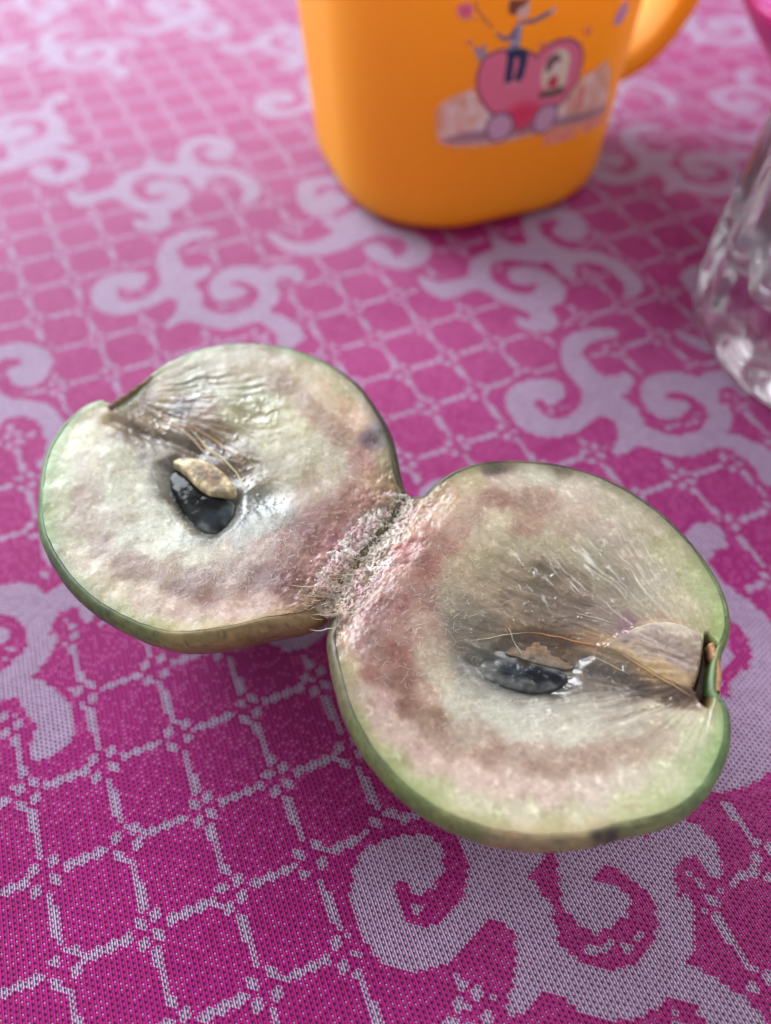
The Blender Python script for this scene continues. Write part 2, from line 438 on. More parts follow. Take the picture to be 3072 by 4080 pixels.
    hgt = math_n(nt, 'ADD', math_n(nt, 'MULTIPLY', math_n(nt, 'SUBTRACT', 1.0, hole), 0.7), math_n(nt, 'MULTIPLY', ply, 0.5))
    hgt = math_n(nt, 'ADD', hgt, math_n(nt, 'MULTIPLY', noise(nt, 6000, 2), 0.25))
    nt.links.new(bump(nt, hgt, 0.00022, 0.9), p.inputs["Normal"])
    tr = N(nt, "ShaderNodeBsdfTransparent")
    mx = N(nt, "ShaderNodeMixShader")
    fac = math_n(nt, 'MULTIPLY', hole, math_n(nt, 'SUBTRACT', 1.0, dot))
    nt.links.new(math_n(nt, 'MULTIPLY', fac, 0.8), mx.inputs[0])
    nt.links.new(p.outputs[0], mx.inputs[1]); nt.links.new(tr.outputs[0], mx.inputs[2])
    nt.links.new(mx.outputs[0], out.inputs["Surface"])
    return o

build_cloth()
M_table = plain_mat("table_board", (0.16, 0.04, 0.09), 0.6, nscale=60)
tb = bmesh.new()
bmesh.ops.create_cube(tb, size=1.0, matrix=Matrix.Translation((0, 0.21, -0.0135)) @ Matrix.Diagonal((0.50, 0.50, 0.024, 1)))
me = bpy.data.meshes.new("table"); tb.to_mesh(me); tb.free(); me.materials.append(M_table)
table = link(bpy.data.objects.new("table", me)); table["kind"] = "structure"

# ------------------------------------------------------------------ the torn-open star apple (all face coordinates in mm)
ZF = 27.0
L_RIM = [(-38.41,89.18),(-36.54,91.79),(-33.8,94.26),(-30.16,96.47),(-26.31,97.65),(-22.34,97.86),(-18.3,97.36),(-14.24,95.91),(-10.2,93.55),(-6.63,90.75),(-3.92,87.89),(-2.03,84.61),(-0.22,80.92),(1.16,77.13),(1.95,73.27),(2.37,69.58),(2.97,66.89),(3.71,65.99),(2.49,62.6),(0.73,59.76),(-1.3,56.62),(-3.26,53.98),(-5.17,51.78),(-6.41,49.99),(-7,48.21),(-7.89,46.83),(-11.26,45.04),(-15.1,44.4),(-18.58,43.4),(-22.06,42.81),(-25.56,42.57),(-28.57,42.98),(-31.74,44.18),(-34.75,45.84),(-37.88,47.8),(-40.91,50.35),(-43.9,53.72),(-46.47,57.61),(-48.11,60.83),(-48.91,64.16),(-49.63,67.61),(-50.1,71.2),(-50.16,74.91),(-49.56,78.27),(-48.44,81.22),(-46.79,83.74),(-44.81,84.98),(-43.33,85.09),(-41.99,83.06),(-40.23,84.56),(-38.44,87.16)]
R_RIM = [(3.56,66.31),(4.79,65.35),(7.53,67.8),(10.27,69.42),(13.4,70.57),(16.49,70.97),(20.28,70.85),(24,70.24),(27.61,69.13),(31.04,67.32),(34.29,65.07),(36.95,62.21),(39.12,59.23),(40.75,55.93),(41.98,52.77),(42.77,49.54),(43.04,46.45),(42.6,43.5),(41.6,41.19),(40.16,39.31),(38.84,36.3),(38.39,34.2),(39.18,32.74),(38.9,30.58),(37.99,28.19),(36.59,25.9),(34.82,23.69),(32.98,22.09),(30.97,20.8),(28.23,19.76),(24.53,19.12),(21.68,18.54),(18.89,18.09),(15.62,17.99),(12.41,18.24),(9.22,19),(6.57,19.99),(3.89,21.36),(1.45,23.03),(-0.75,25.3),(-2.75,27.64),(-4.52,30.66),(-5.91,33.86),(-6.75,37.13),(-7.45,40.2),(-7.79,43.02),(-7.61,46.02),(-7.49,47.73),(-6.5,49.45),(-4.98,51.6),(-3.25,54.01),(-1.28,56.28),(0.93,59.03),(2.67,62.35)]
L_COL = [(-48.07,69.33,178,190,150),(-45.56,63.22,185,190,155),(-47.52,75.78,185,195,155),(-45.29,78.62,200,200,170),(-43.14,80.55,190,180,150),(-42.4,71.87,195,190,170),(-39.05,72.69,205,208,190),(-35.41,68.06,215,220,205),(-38.51,66.41,205,212,195),(-41.07,65.62,190,180,165),(-41.83,61.46,190,182,165),(-38.18,61.36,195,190,175),(-38.34,57.37,165,145,125),(-35.57,58.08,200,205,190),(-30.89,57.16,210,215,200),(-29.43,60.29,215,222,208),(-31.81,62.82,218,225,212),(-25.56,55.85,205,205,185),(-33.88,54.19,160,135,115),(-28.94,52.93,175,155,135),(-25.54,51.01,150,115,105),(-22.34,50.2,160,125,110),(-19.53,53.04,170,145,130),(-21.51,56.89,195,185,165),(-16.29,51.84,140,95,90),(-13.1,50.66,150,105,100),(-16.58,55.59,175,150,135),(-13.46,56.66,160,115,105),(-10.3,58.14,150,100,95),(-7.79,61.28,165,120,110),(-7.05,57.65,195,150,155),(-8.54,53.48,195,160,155),(-11.44,48.48,180,155,145),(-4.47,57.97,205,180,180),(-2.19,60.3,200,175,165),(-3.84,64.51,190,150,140),(-1.12,67.02,200,175,150),(-0.38,70.57,190,175,150),(-2.82,70.64,185,145,135),(-1.02,75.74,165,135,148),(-3.89,78.28,215,195,175),(-6.48,81.89,205,185,155),(-9.54,85.12,205,190,160),(-5.79,85.53,190,185,150),(-13.49,89.04,195,185,155),(-17.61,93.12,205,200,185),(-23.61,94.49,205,205,190),(-29.38,93.53,195,195,175),(-34.07,90.86,200,195,180),(-30.51,87.43,205,210,190),(-25.03,89.44,195,190,170),(-19.34,90.35,185,175,150),(-16.11,88.03,170,150,125),(-12.1,83.63,180,155,125),(-9.36,79.45,185,160,130),(-6.38,75.91,180,150,125),(-22.73,85.56,210,215,195),(-18.83,83.85,205,208,175),(-14.99,82.17,200,198,160),(-18.5,79.75,203,200,160),(-22.37,81.9,198,198,162),(-12.91,77.58,198,195,160),(-10.95,73.68,195,192,165),(-8.09,72.65,200,195,175),(-7.99,69,190,180,155),(-12.58,70.95,185,180,155),(-16.36,75.27,190,188,155),(-20.16,77.82,185,180,145),(-16.07,71.06,175,168,140),(-14.08,66.97,180,172,145),(-10.61,65.57,175,155,130),(-18.36,69.32,160,150,120),(-21.59,74.01,150,138,105),(-24.82,77.48,165,150,120),(-27.74,80.55,170,150,130),(-31.35,82.71,165,140,135),(-33.91,84.88,190,178,150),(-36.84,84.45,165,150,135),(-39.19,82.97,170,155,135),(-36.05,79.82,180,165,140),(-33.19,80.22,185,165,130),(-37.25,78.37,140,125,105),(-33.37,76.78,140,130,112),(-30.27,75.24,135,125,110),(-33.55,73.45,165,160,145),(-28.12,75.17,125,110,90),(-25.15,74.12,115,95,80),(-22.46,72.17,130,112,90),(-30.03,68.78,120,118,108),(-32.45,68.86,170,172,160),(-19.35,64.97,150,155,145),(-17.19,63.22,135,145,138),(-20.37,61.65,125,130,122),(-18.31,60.78,165,168,155),(-15.46,62.33,150,145,130),(-20.63,57.65,165,162,148),(-23.96,58.53,150,150,140),(-26.57,58.61,180,185,172),(-31.34,48.67,205,190,175),(-26.47,46.81,210,190,178),(-20.41,46.64,205,180,168),(-15.95,47.56,205,180,170),(-38.42,53.2,200,190,170),(-41.74,56.7,195,190,165),(-35.31,50.2,205,195,170),(-44.38,58.33,180,185,150),(-39.59,51.4,190,190,150),(-34.08,47.01,185,185,140),(-27.57,44.14,190,185,140),(-21.6,43.98,190,178,145),(-15.78,45.5,185,165,140),(-10.42,46.37,165,135,115),(-26.23,66.04,70,68,62),(-28.52,67.85,60,58,54),(-23.22,63.4,70,74,74),(1.49,62.66,190,170,155),(-1.23,57.87,200,180,172)]
R_COL = [(-4.31,44.38,190,165,160),(-5.58,42.25,205,185,170),(-6.14,38.12,190,180,150),(-2.69,42.18,160,125,120),(-1.68,46.16,165,125,125),(0.67,47.98,165,120,115),(0.1,52.73,205,170,165),(2.59,55.13,200,150,150),(4.23,53.02,170,120,110),(2.01,58.99,215,190,180),(5.39,62.46,210,185,170),(8.44,64.68,200,180,155),(12.32,66.93,195,185,155),(16.73,66.32,210,200,185),(15.9,69,140,120,118),(21.74,67.61,205,205,190),(25.58,68.22,170,160,140),(26.91,65.06,205,198,185),(31.76,61.68,195,190,170),(26.21,60.94,205,190,175),(21.08,62.91,185,160,145),(15.68,63.53,175,140,125),(11.8,60.92,200,180,160),(15.29,59.93,215,205,180),(9.76,57.9,200,170,150),(7.16,55.84,180,135,120),(12.86,56.95,205,195,170),(18.75,58.94,185,160,140),(23.99,58.35,190,175,155),(29.12,57.34,200,190,175),(34.57,58.04,195,188,165),(37.16,54.15,190,190,155),(31.74,53.06,200,190,170),(34.5,50.17,195,190,170),(39.53,50.03,185,190,150),(40.36,46.9,175,185,140),(36.88,46.24,200,195,170),(38.71,43.24,190,190,150),(40.11,42.48,165,180,125),(26.76,54.03,200,195,170),(21.78,55.42,195,188,160),(17.61,55.54,190,182,155),(12.88,53.59,185,175,145),(9.34,52.47,190,175,150),(16.08,51.48,175,160,135),(21.17,51.33,150,135,115),(24.28,49.66,160,145,125),(27.94,51.15,180,172,150),(28.99,47.98,170,160,142),(32.05,46.75,185,178,160),(12.45,49.21,190,175,150),(15.62,47.58,165,148,125),(10.58,46.95,165,155,135),(18.82,46.73,145,128,110),(23.63,45.85,150,132,118),(27.41,45,165,150,140),(29.38,43.48,165,135,140),(9.08,44.76,150,140,125),(7.32,47.8,180,170,150),(11.87,43.22,135,122,105),(10.07,41.14,140,132,120),(9.23,38.74,155,150,140),(13.61,38.63,95,92,92),(18.11,41.63,125,98,72),(21.19,40.85,118,92,68),(15.92,42.04,140,115,85),(23.16,39.41,125,110,98),(24.79,38,125,118,112),(26.83,37.28,120,108,98),(29.56,35.55,118,102,92),(33.2,34.16,120,98,82),(24.8,41.46,170,140,110),(27.52,40.68,190,165,130),(30.84,41.3,175,145,125),(32.75,42.67,200,178,150),(35.77,41.88,190,165,140),(35.07,39.1,165,135,115),(33.09,37.45,175,140,110),(35.61,36.39,160,125,95),(30.93,37.51,190,155,110),(4.99,47.87,170,135,125),(4.48,44.15,190,165,150),(2.18,43.48,175,140,130),(0.49,40.69,150,105,95),(-1.14,37.99,165,125,115),(0.99,36.27,140,95,80),(1.84,33.99,150,112,95),(-0.27,34.68,195,165,160),(5.25,40.56,190,175,155),(5.99,37.14,205,200,180),(4.05,35.54,190,165,150),(4.77,32.03,165,140,120),(7.91,33.84,205,205,190),(9.62,36.06,190,190,178),(12.45,33.72,205,208,195),(16.9,32.98,205,205,195),(21.41,32.87,200,200,188),(26.04,33.39,195,190,178),(30.41,32.65,205,200,180),(33.09,31.33,210,210,185),(15.08,30.55,210,212,200),(20.99,30.4,208,208,195),(27.02,30.87,205,202,188),(9.13,30.39,190,180,165),(10.37,27.97,180,155,140),(6.07,28.96,190,168,155),(14.77,28.16,195,178,165),(17.42,26.35,185,165,150),(21.93,27.4,190,170,155),(26.45,28.17,195,178,162),(30.07,28.68,205,198,178),(34.02,29.18,205,210,180),(35.65,27.66,182,196,154),(32.95,25.13,188,200,160),(30.04,24.92,205,210,180),(25.78,25.02,210,205,190),(21.32,24,215,205,195),(17.04,23.83,215,200,190),(12.97,25.32,212,195,185),(8.74,25.99,212,195,185),(4.53,27.82,210,190,180),(1.7,29.96,205,185,175),(-1.23,32.17,200,180,170),(-3.33,34.76,195,180,165),(-3.63,31.62,186,184,155),(0.15,27.05,190,192,158),(4.31,23.85,192,197,160),(8.4,22.12,208,207,184),(13.87,21.19,210,208,186),(19.4,21.06,207,208,182),(25.08,21.74,202,206,172),(27.98,22.21,190,198,158),(16.36,19.3,188,192,152),(10.93,19.68,182,186,148),(16.69,38.21,60,60,64),(19.09,37.47,55,56,60),(-2.66,49.62,200,175,168),(-4.99,47.38,195,172,165)]
L_SKIN = [(-48.11,60.83,112,140,85),(-50.16,74.91,118,150,88),(-46.79,83.74,105,135,75),(-38.41,89.18,95,110,65),(-33.8,94.26,112,132,78),(-22.34,97.86,95,100,70),(-19.92,97.6,85,75,65),(-14.24,95.91,88,118,62),(-10.2,93.55,100,125,75),(-3.92,87.89,95,85,60),(-0.22,80.92,75,65,55),(2.06,70.95,90,85,50),(3.24,65.15,105,95,60),(-12.74,44.74,175,140,95),(-18.58,43.4,165,135,85),(-25.56,42.57,160,140,85),(-31.74,44.18,120,125,70),(-37.88,47.8,95,105,60),(-43.9,53.72,85,100,60)]
R_SKIN = [(7.53,67.8,95,85,55),(13.4,70.57,100,95,60),(20.28,70.85,110,105,75),(24,70.24,90,80,60),(31.04,67.32,85,80,55),(36.95,62.21,95,90,65),(40.75,55.93,90,85,60),(42.77,49.54,120,130,80),(42.6,43.5,130,150,85),(38.9,30.58,112,140,80),(36.59,25.9,110,140,80),(32.98,22.09,122,142,88),(28.23,19.76,140,140,90),(18.89,18.09,165,140,100),(12.41,18.24,165,135,100),(6.57,19.99,130,130,75),(1.45,23.03,115,125,65),(-2.75,27.64,110,115,65),(-6.75,37.13,120,110,75),(-7.79,43.02,110,95,70)]
L_SEED = [(-32.19,71.56),(-30.57,72.43),(-28.08,69.61),(-25.32,66.88),(-21.13,65.88),(-21.04,63.33),(-21.99,61.29),(-23.45,59.71),(-25.48,60.17),(-28.25,63.55),(-30.79,67.04)]
L_SCAR = [(-31.42,72.22),(-29.96,73.1),(-27.1,72.78),(-24.06,70.85),(-21.69,68.08),(-21.01,66.4),(-22.51,66.1),(-24.72,66.17),(-26.4,67.35),(-28,69.08),(-30.05,71.26)]
R_SEED = [(9.92,39.4),(11.91,40.39),(15.13,40.83),(17.53,39.72),(19.97,39.14),(21.89,38.41),(21.67,37.07),(19.45,35.81),(16.98,35.71),(13.99,36.44),(11.32,37.67)]
R_LENS = [(13.29,41.4),(15.37,42.77),(17.7,43.36),(19.91,42.94),(22.6,41.69),(24.23,40.07),(22.39,38.57),(19.97,39.14),(17.54,39.83),(15.14,40.9)]
R_WEDGE = [(25.67,41.01),(28.16,42.26),(30.69,43.56),(33.72,44.02),(36.47,43.33),(38.52,41.38),(37.29,38.02),(35.57,34.49),(33.54,35.52),(31.41,36.89),(29.35,38.83),(27.4,40.09)]
R_HOLE = [(38.8,41.8),(39.41,40.55),(38.66,37.31),(37.28,34.38),(36.53,32.97),(35.58,35.07),(36.96,37.35)]
L_CREASE = [(-41.25,80.23),(-37.66,78.63),(-34.13,77.04),(-30.7,75.73),(-27.64,74.2)]
R_CREASE = [(23.27,38.21),(26.21,37.29),(28.98,35.73),(32.03,34.35),(35.15,33.48)]
L_NOTCH = [(-42.15,82.55),(-40.56,84.31),(-38.71,86.53),(-36.5,89.17)]
R_NOTCH = [(39.14,40.73),(39.19,38.65),(38.68,36.31),(37.17,33.11)]
L_SEEDC = [(-28.52,67.85,12,11,10),(-30.16,69.68,12,11,10),(-24.09,65.12,15,14,13),(-24.1,62.38,40,44,50),(-22.19,63.16,54,60,64),(-27.24,63.52,34,36,36),(-22.94,60.91,34,36,38),(-26.57,66.05,8,8,8),(-31.06,71.06,10,9,9)]
R_SEEDC = [(14.86,38.59,44,46,50),(17.63,38.18,24,26,32),(20.07,37.78,22,24,30),(11.46,39.02,100,98,92),(16.94,40.08,40,38,36)]
R_LENSC = [(18.16,41.98,125,95,68),(21.13,40.5,115,88,64),(15.28,42.06,150,125,90),(23.22,39.75,125,105,90)]
L_GEL = [(-20.56,82.35,6.72),(-25.49,77.01,5.04),(-28.91,86.84,5.38),(-34.66,80.27,5.04),(-21.14,69.4,4.03),(-17.32,64.91,4.03),(-26.12,65.18,5.04)]
R_GEL = [(19.2,49.41,9.19),(23.63,45.85,7.35),(29.11,51.92,7.35),(16.74,38.55,8.09),(30.15,38.2,9.19),(10.97,43.97,5.51)]
L_BLEM = [(-1.38,74.8,2.02),(-2.78,86.5,1.34),(-31.31,82.45,2.02),(-1,76.71,1.68)]
R_BLEM = [(22.65,19.29,1.32),(15.95,69.5,2.21),(25.32,68.96,1.84),(21.26,19.19,0.92)]
L_FUZZ = [(-28.53,58.66,3.7,200),(-24.27,55.81,4.37,300),(-31.67,61.99,4.03,120),(-17.32,56.77,4.03,140),(-14.96,59.87,3.03,90),(-9.88,73.64,3.03,200),(-8.02,69.9,3.03,150),(-11.03,59.75,4.37,70),(-14.75,52.17,5.04,80),(-35.35,71.65,3.36,120),(-19.31,50.84,5.38,70),(-17.86,63.24,2.02,60)]
R_FUZZ = [(13.38,58.66,4.04,220),(10.01,56.6,4.04,160),(7.63,52.52,4.41,200),(5.62,47.09,4.41,220),(5.35,42.32,4.04,150),(3.51,37.2,4.04,150),(9.44,49.29,4.04,120),(7.11,35.47,4.41,100),(1.29,46.45,4.41,50),(5.06,55.9,3.31,50)]
L_STR = [[(-29.3,78.6),(-26.33,75.11),(-23.57,72.67),(-21.57,70.32),(-20.32,68.04),(-19.7,66.93)],[(-34.62,80.02),(-31.57,79.17),(-29.1,77.13),(-26.57,74.17),(-24.93,72.25)],[(-31.6,79.42),(-28.57,78.58),(-25.43,76.52),(-22.25,73.56),(-20.26,71.19)],[(-27.53,81.81),(-24.48,80.95),(-21.7,78.85),(-18.91,75.83),(-16.55,72.92)],[(-26.33,78.01),(-23.21,75.97),(-20.44,73.04),(-18.05,69.76),(-16.44,66.61)],[(-27.92,76.36),(-25.09,73.65),(-23.07,71.27)]]
R_STR = [[(17.42,43.62),(19.32,43.32),(21.48,42.68),(23.88,41.66),(25.97,40.9)],[(26.92,40.87),(29.27,39.94),(30.46,38.19),(32.31,36.8),(34.18,35.6),(35.6,34.59)],[(27.45,40.33),(29.6,38.55),(31.16,37.17),(33.26,35.62),(35.06,34.28)],[(10.18,42.37),(12.79,42.77),(15.43,43.31),(17.42,43.62)],[(14.87,44.05),(15.51,42.59),(16.43,40.97),(17.15,40.43)],[(23.63,45.85),(26.08,44.85),(28.17,43.88)],[(24.54,40.06),(26.79,38.63),(28.69,37.23)]]
L_RING = [(-15.76,88.57),(-11.31,82.56),(-7.48,76.92),(-4.56,70.7),(-5.86,64.57),(-8.72,59.28),(-12.7,54.72),(-16.91,51.86),(-22.34,50.2),(-27.46,51.42),(-32.9,53.97),(-37.77,57.75),(-41.68,62.28),(-42.47,67.4)]
R_RING = [(22.76,61.95),(15.71,63.76),(10.18,58.75),(4.27,53.84),(0.33,47.99),(-1.71,43.58),(-0.82,38.32),(1.26,34.96),(4.14,31.43),(7.85,29.21),(11.8,27.64),(17.42,26.35),(22.75,27.09),(27.1,28.45),(30.72,30.17)]
HINGE = [(3.34,65.35),(1.64,62.21),(-0.11,59.18),(-1.96,56.25),(-3.91,53.62),(-5.79,50.7),(-6.99,47.86),(-7.42,46.3)]
CENTRES = [(-24.19,65.98),(17.28,40.25)]
NOTCHES = [(-39.95,85.08),(38.68,36.31)]

HALF = [dict(rim=L_RIM, col=L_COL, skin=L_SKIN, seed=L_SEED, gel=L_GEL, blem=L_BLEM, fuzz=L_FUZZ, crease=L_CREASE, ring=L_RING, ringc=(146, 120, 104), seedd=1.1, seed_no=0),
        dict(rim=R_RIM, col=R_COL, skin=R_SKIN, seed=R_SEED, gel=R_GEL, blem=R_BLEM, fuzz=R_FUZZ, crease=R_CREASE, ring=R_RING, ringc=(152, 128, 114), seedd=0.9, seed_no=1)]

def blobs(bl, x, y):
    s = np.zeros(np.shape(x))
    for b in bl:
        s = np.maximum(s, np.exp(-((x - b[0]) ** 2 + (y - b[1]) ** 2) / (2 * (0.6 * b[2]) ** 2)))
    return s

def drop(x, y):
    d = dist_poly(HINGE, x, y, closed=False)
    return 1.6 * np.exp(-(d / 4.0) ** 2)

def fan(k, x, y):
    """coordinates that fan out from the stem notch: across the fibres, along the fibres"""
    dx, dy = x - NOTCHES[k][0], y - NOTCHES[k][1]
    return np.arctan2(dy, dx), np.hypot(dx, dy)

def face_height(k, x, y):
    H = HALF[k]
    c = CENTRES[k]
    sc_ = np.mean(H['seed'], 0)
    h = -drop(x, y) + 0.3 * fbm(x / 7.0, y / 7.0, 11 + k, 3) - 1.7 * np.exp(-((x - sc_[0]) ** 2 + (y - sc_[1]) ** 2) / (2 * 9.0 ** 2))
    gel = blobs(H['gel'], x, y)
    ang, rad = fan(k, x, y)
    ang = ang + 0.10 * fbm(x / 5, y / 5, 23 + k, 2)
    h += gel * (0.34 * fbm(ang * 17, rad * 0.16, 21 + k, 3) - 0.4)
    h += (1 - 0.8 * gel) * 0.03 * fbm(x / 0.9, y / 0.9, 31 + k, 3)
    h += 0.35 * gel * np.clip(fbm(x / 0.6, y / 0.6, 36 + k, 2) - 0.22, 0, 1)
    s = sdist(H['seed'], x, y)
    h -= H['seedd'] * sm(1.6, -0.8, s)
    dcr = dist_poly(H['crease'], x, y, closed=False)
    h -= 0.7 * np.exp(-(dcr / 1.0) ** 2)
    if k == 1:
        h -= 2.6 * sm(0.5, -0.5, sdist(R_HOLE, x, y))
        h += 0.25 * sm(0.4, -0.2, sdist(R_WEDGE, x, y))
        h -= 0.9 * sm(1.0, -0.6, sdist(R_LENS, x, y))
    dh = dist_poly(HINGE, x, y, closed=False)
    tear = np.exp(-(dh / 4.5) ** 2)
    h += tear * 1.1 * fbm(x / 1.6, y / 1.6, 51 + k, 4, 0.6)
    return h

def face_color(k, x, y):
    H = HALF[k]
    wx = x + 0.55 * fbm(x / 2.2, y / 2.2, 61 + k, 3); wy = y + 0.55 * fbm(x / 2.2, y / 2.2, 71 + k, 3)
    c = shepard(H['col'], wx, wy, 1.1, 3) * np.array([0.935, 0.897, 0.868]) * (0.97 if k == 0 else 1.0)
    gel0 = blobs(H['gel'], x, y)
    c = 0.91 * c + 0.09 * c.mean(-1, keepdims=True)
    rg = dist_poly(H['ring'], x, y, closed=False)
    rw = np.exp(-((rg + 0.7 * fbm(x / 1.6, y / 1.6, 67 + k, 4, 0.6)) / 1.5) ** 2)[..., None] * 0.34 * (1 + 0.8 * fbm(x / 5, y / 5, 69 + k, 2))[..., None].clip(0, 2)
    c = c * (1 - rw) + np.array(H['ringc'], float) * rw
    sd = sdist(H['seed'], x, y)
    c = c * (1 - 0.14 * gel0)[..., None]
    hw = (0.62 * sm(2.6, 0.0, sd + 0.8 * fbm(x / 1.5, y / 1.5, 65 + k, 3)))[..., None]
    c = c * (1 - hw) + np.array([112, 110, 103.0]) * hw
    gel = blobs(H['gel'], x, y)
    ang, rad = fan(k, x, y)
    streak = fbm(ang * 60, rad * 0.25, 81 + k, 4, 0.65)
    c += (gel * 16 + 4)[..., None] * streak[..., None]
    g = fbm(x / 0.45, y / 0.45, 91 + k, 3, 0.7)
    c += ((1 - gel) * 13 + 3)[..., None] * g[..., None]
    br = fbm(x / 1.8, y / 1.8, 95 + k, 4, 0.6)                 # reddish-brown latex flecks
    c += (np.clip(br - 0.2, 0, 1) * 0.35 * (1 - gel))[..., None] * np.array([-60, -85, -80.0])
    wh = fbm(x / 0.8 + 5, y / 0.8, 97 + k, 4, 0.7)
    c += (np.clip(wh - 0.2, 0, 1))[..., None] * np.array([45, 45, 42.0])
    bl = blobs(H['blem'], x, y)
    c = c * (1 - 0.55 * (bl * (0.7 + 1.2 * g)).clip(0, 1))[..., None]
    return 255.0 * (np.clip(c, 0, 255) / 255.0) ** (1.27 if k == 0 else 1.14)

def rim_radius(k, th):
    P = smooth_closed(HALF[k]['rim'], 1400, 1)
    c = np.array(CENTRES[k])
    a = np.arctan2(P[:, 1] - c[1], P[:, 0] - c[0]); r = np.hypot(P[:, 0] - c[0], P[:, 1] - c[1])
    o = np.argsort(a)
    a, r = a[o], r[o]
    return np.interp(th, np.r_[a - 2 * np.pi, a, a + 2 * np.pi], np.r_[r, r, r])

apple = empty("split_star_apple", (0, 0.06, 0))
tag(apple, "star apple torn open into two joined halves, pale flesh and dark seeds", "fruit")
A0 = np.array([0, 60.0, 0])

def put(name, v_mm, f, mat, parent, **kw):
    """geometry given in world mm; the fruit root stands at A0"""
    return mesh_obj(name, (np.asarray(v_mm) - A0) * MM, f, mat, parent, **kw)

def pillow(poly, z0, hgt, nring=18, n=96, sink=0.6, zfun=None, bumpy=0.0, seed=0):
    P = smooth_closed(poly, n, 1)
    c = P.mean(0)
    V = []
    for i in range(nring):
        q = 1 - i / (nring - 1)
        xy = c + (P - c) * q
        z = z0 + hgt * np.sqrt(max(0, 1 - q ** 2.2)) * np.ones(n)
        if i == 0:
            z = z - sink
        if zfun is not None:
            z = z + zfun(xy[:, 0], xy[:, 1])
        if bumpy:
            z = z + bumpy * fbm(xy[:, 0] / 0.8, xy[:, 1] / 0.8, seed, 3)
        V.append(np.c_[xy, z])
    V = np.concatenate(V)
    return V, grid_faces(nring, n, wrap=True)

halves = []
for k, H in enumerate(HALF):
    c = np.array(CENTRES[k])
    NT, NR = 760, 250
    th = np.linspace(-np.pi, np.pi, NT, endpoint=False)
    Rr = rim_radius(k, th)
    Rr = Rr + 0.12 * fbm(np.cos(th) * 9 + 20, np.sin(th) * 9 + 20, 5 + k, 3)
    # skin: a bowl with a rounded lip
    hx, hy = c[0] + Rr * np.cos(th), c[1] + Rr * np.sin(th)
    zl = -drop(hx, hy) + 0.0
    prof = [(-1.55, 0.0), (-1.32, 0.05), (-1.1, 0.03), (-0.8, -0.1), (-0.5, -0.35), (-0.25, -0.75), (-0.08, -1.25), (0.0, -1.9)]
    V = []; cols = []
    base = shepard(H['skin'], hx, hy, 6.0, 3) * 0.78
    under = np.array([118, 84, 58.0]) if k == 0 else np.array([164, 128, 102.0])
    rows = 0
    def skincol(t, x, y, depth):
        cc = base * (1 - t) + under * t
        sp = fbm(th * 22, np.zeros(NT) + depth * 1.1, 131 + k, 4, 0.65)
        cc = cc * (1 + 0.22 * sp[:, None])
        spot = (fbm(th * 46, np.zeros(NT) + depth * 2.3, 137 + k, 2) > 0.42)
        cc[spot] *= 0.8
        cc = cc * (1 - 0.6 * blobs(H['blem'], x, y) * (depth < 4))[:, None]
        return cc
    for (dr, dz) in prof:
        r = Rr + dr
        x, y = c[0] + r * np.cos(th), c[1] + r * np.sin(th)
        z = ZF + zl + dz
        if dr < -1.2:
            z = ZF + face_height(k, x, y) - (0.35 if dr < -1.4 else -0.04)
        V.append(np.c_[x, y, z]); cols.append(skincol(0.0, x, y, -dz * 1.4 + dr)); rows += 1
    NB = 44
    for i in range(1, NB + 1):
        dep = 1 - (1 - i / NB) ** 1.5
        cs = max(0.0, 1 - dep ** 1.4) ** (0.63 if k == 0 else 0.58)
        r = Rr * cs
        ctr = Rr.mean()
        r = r * (1 - 0.5 * (1 - cs)) + ctr * cs * 0.5 * (1 - cs)
        x, y = c[0] + r * np.cos(th), c[1] + r * np.sin(th)
        ztop = ZF + zl - 2.0
        z = ztop * (1 - dep) + 0.15 * fbm(x / 4, y / 4, 3 + k, 3) * cs + 0.25
        V.append(np.c_[x, y, z]); cols.append(skincol(min(1.0, 0.1 + i / 8.0), x, y, 3 + dep * 22)); rows += 1
    lab = "upper left half with uncovered black seed and pale scar" if k == 0 else "lower right half with seed under clear film"
    half = put("fruit_half", np.concatenate(V), grid_faces(rows, NT, wrap=True), M_skin, apple,
               attrs={"col": ('FLOAT_COLOR', 'POINT', srgb(np.concatenate(cols).clip(0, 255)))})
    half["label"] = lab
    halves.append(half)
    # flesh: the torn face
    q = np.linspace(0, 1, NR) ** 0.8
    rr = q[:, None] * (Rr - 1.30)[None]
    x = c[0] + rr * np.cos(th)[None]; y = c[1] + rr * np.sin(th)[None]
    h = face_height(k, x, y)
    edge = (Rr[None] - 1.30 - rr)
    h = h + 0.12 * sm(2.0, 0.0, edge) 
    col = face_color(k, x, y)
    # green / olive margin under the skin
    gm = shepard(H['skin'], x[-60:], y[-60:], 6.0, 3)
    full = np.zeros(col.shape); full[-60:] = gm
    hz = np.exp(-(dist_poly(HINGE, x, y, closed=False) / 4.0) ** 2)
    wgt = (0.5 * sm(1.9, 0.0, edge + 0.7 * fbm(x / 1.5, y / 1.5, 111 + k, 2)) * (1 - 0.5 * hz))
    wgt[:-60] = 0
    col = col * (1 - wgt[..., None]) + (full * 1.05) * wgt[..., None]
    if k == 1:
        dk = sm(0.4, -0.3, sdist(R_HOLE, x, y))
        col = col * (1 - dk[..., None]) + np.array([84, 54, 34.0]) * dk[..., None]
    wet = np.clip(0.05 + (0.75 if k == 0 else 1.0) * blobs(H['gel'], x, y) + 0.35 * fbm(x / 2, y / 2, 121 + k, 4), 0, 1)
    put("flesh", np.stack([x, y, ZF + h], -1).reshape(-1, 3), grid_faces(NR, NT, wrap=True), M_flesh, half,
        attrs={"col": ('FLOAT_COLOR', 'POINT', srgb(col.reshape(-1, 3).clip(0, 255))), "wet": ('FLOAT', 'POINT', wet.ravel())})

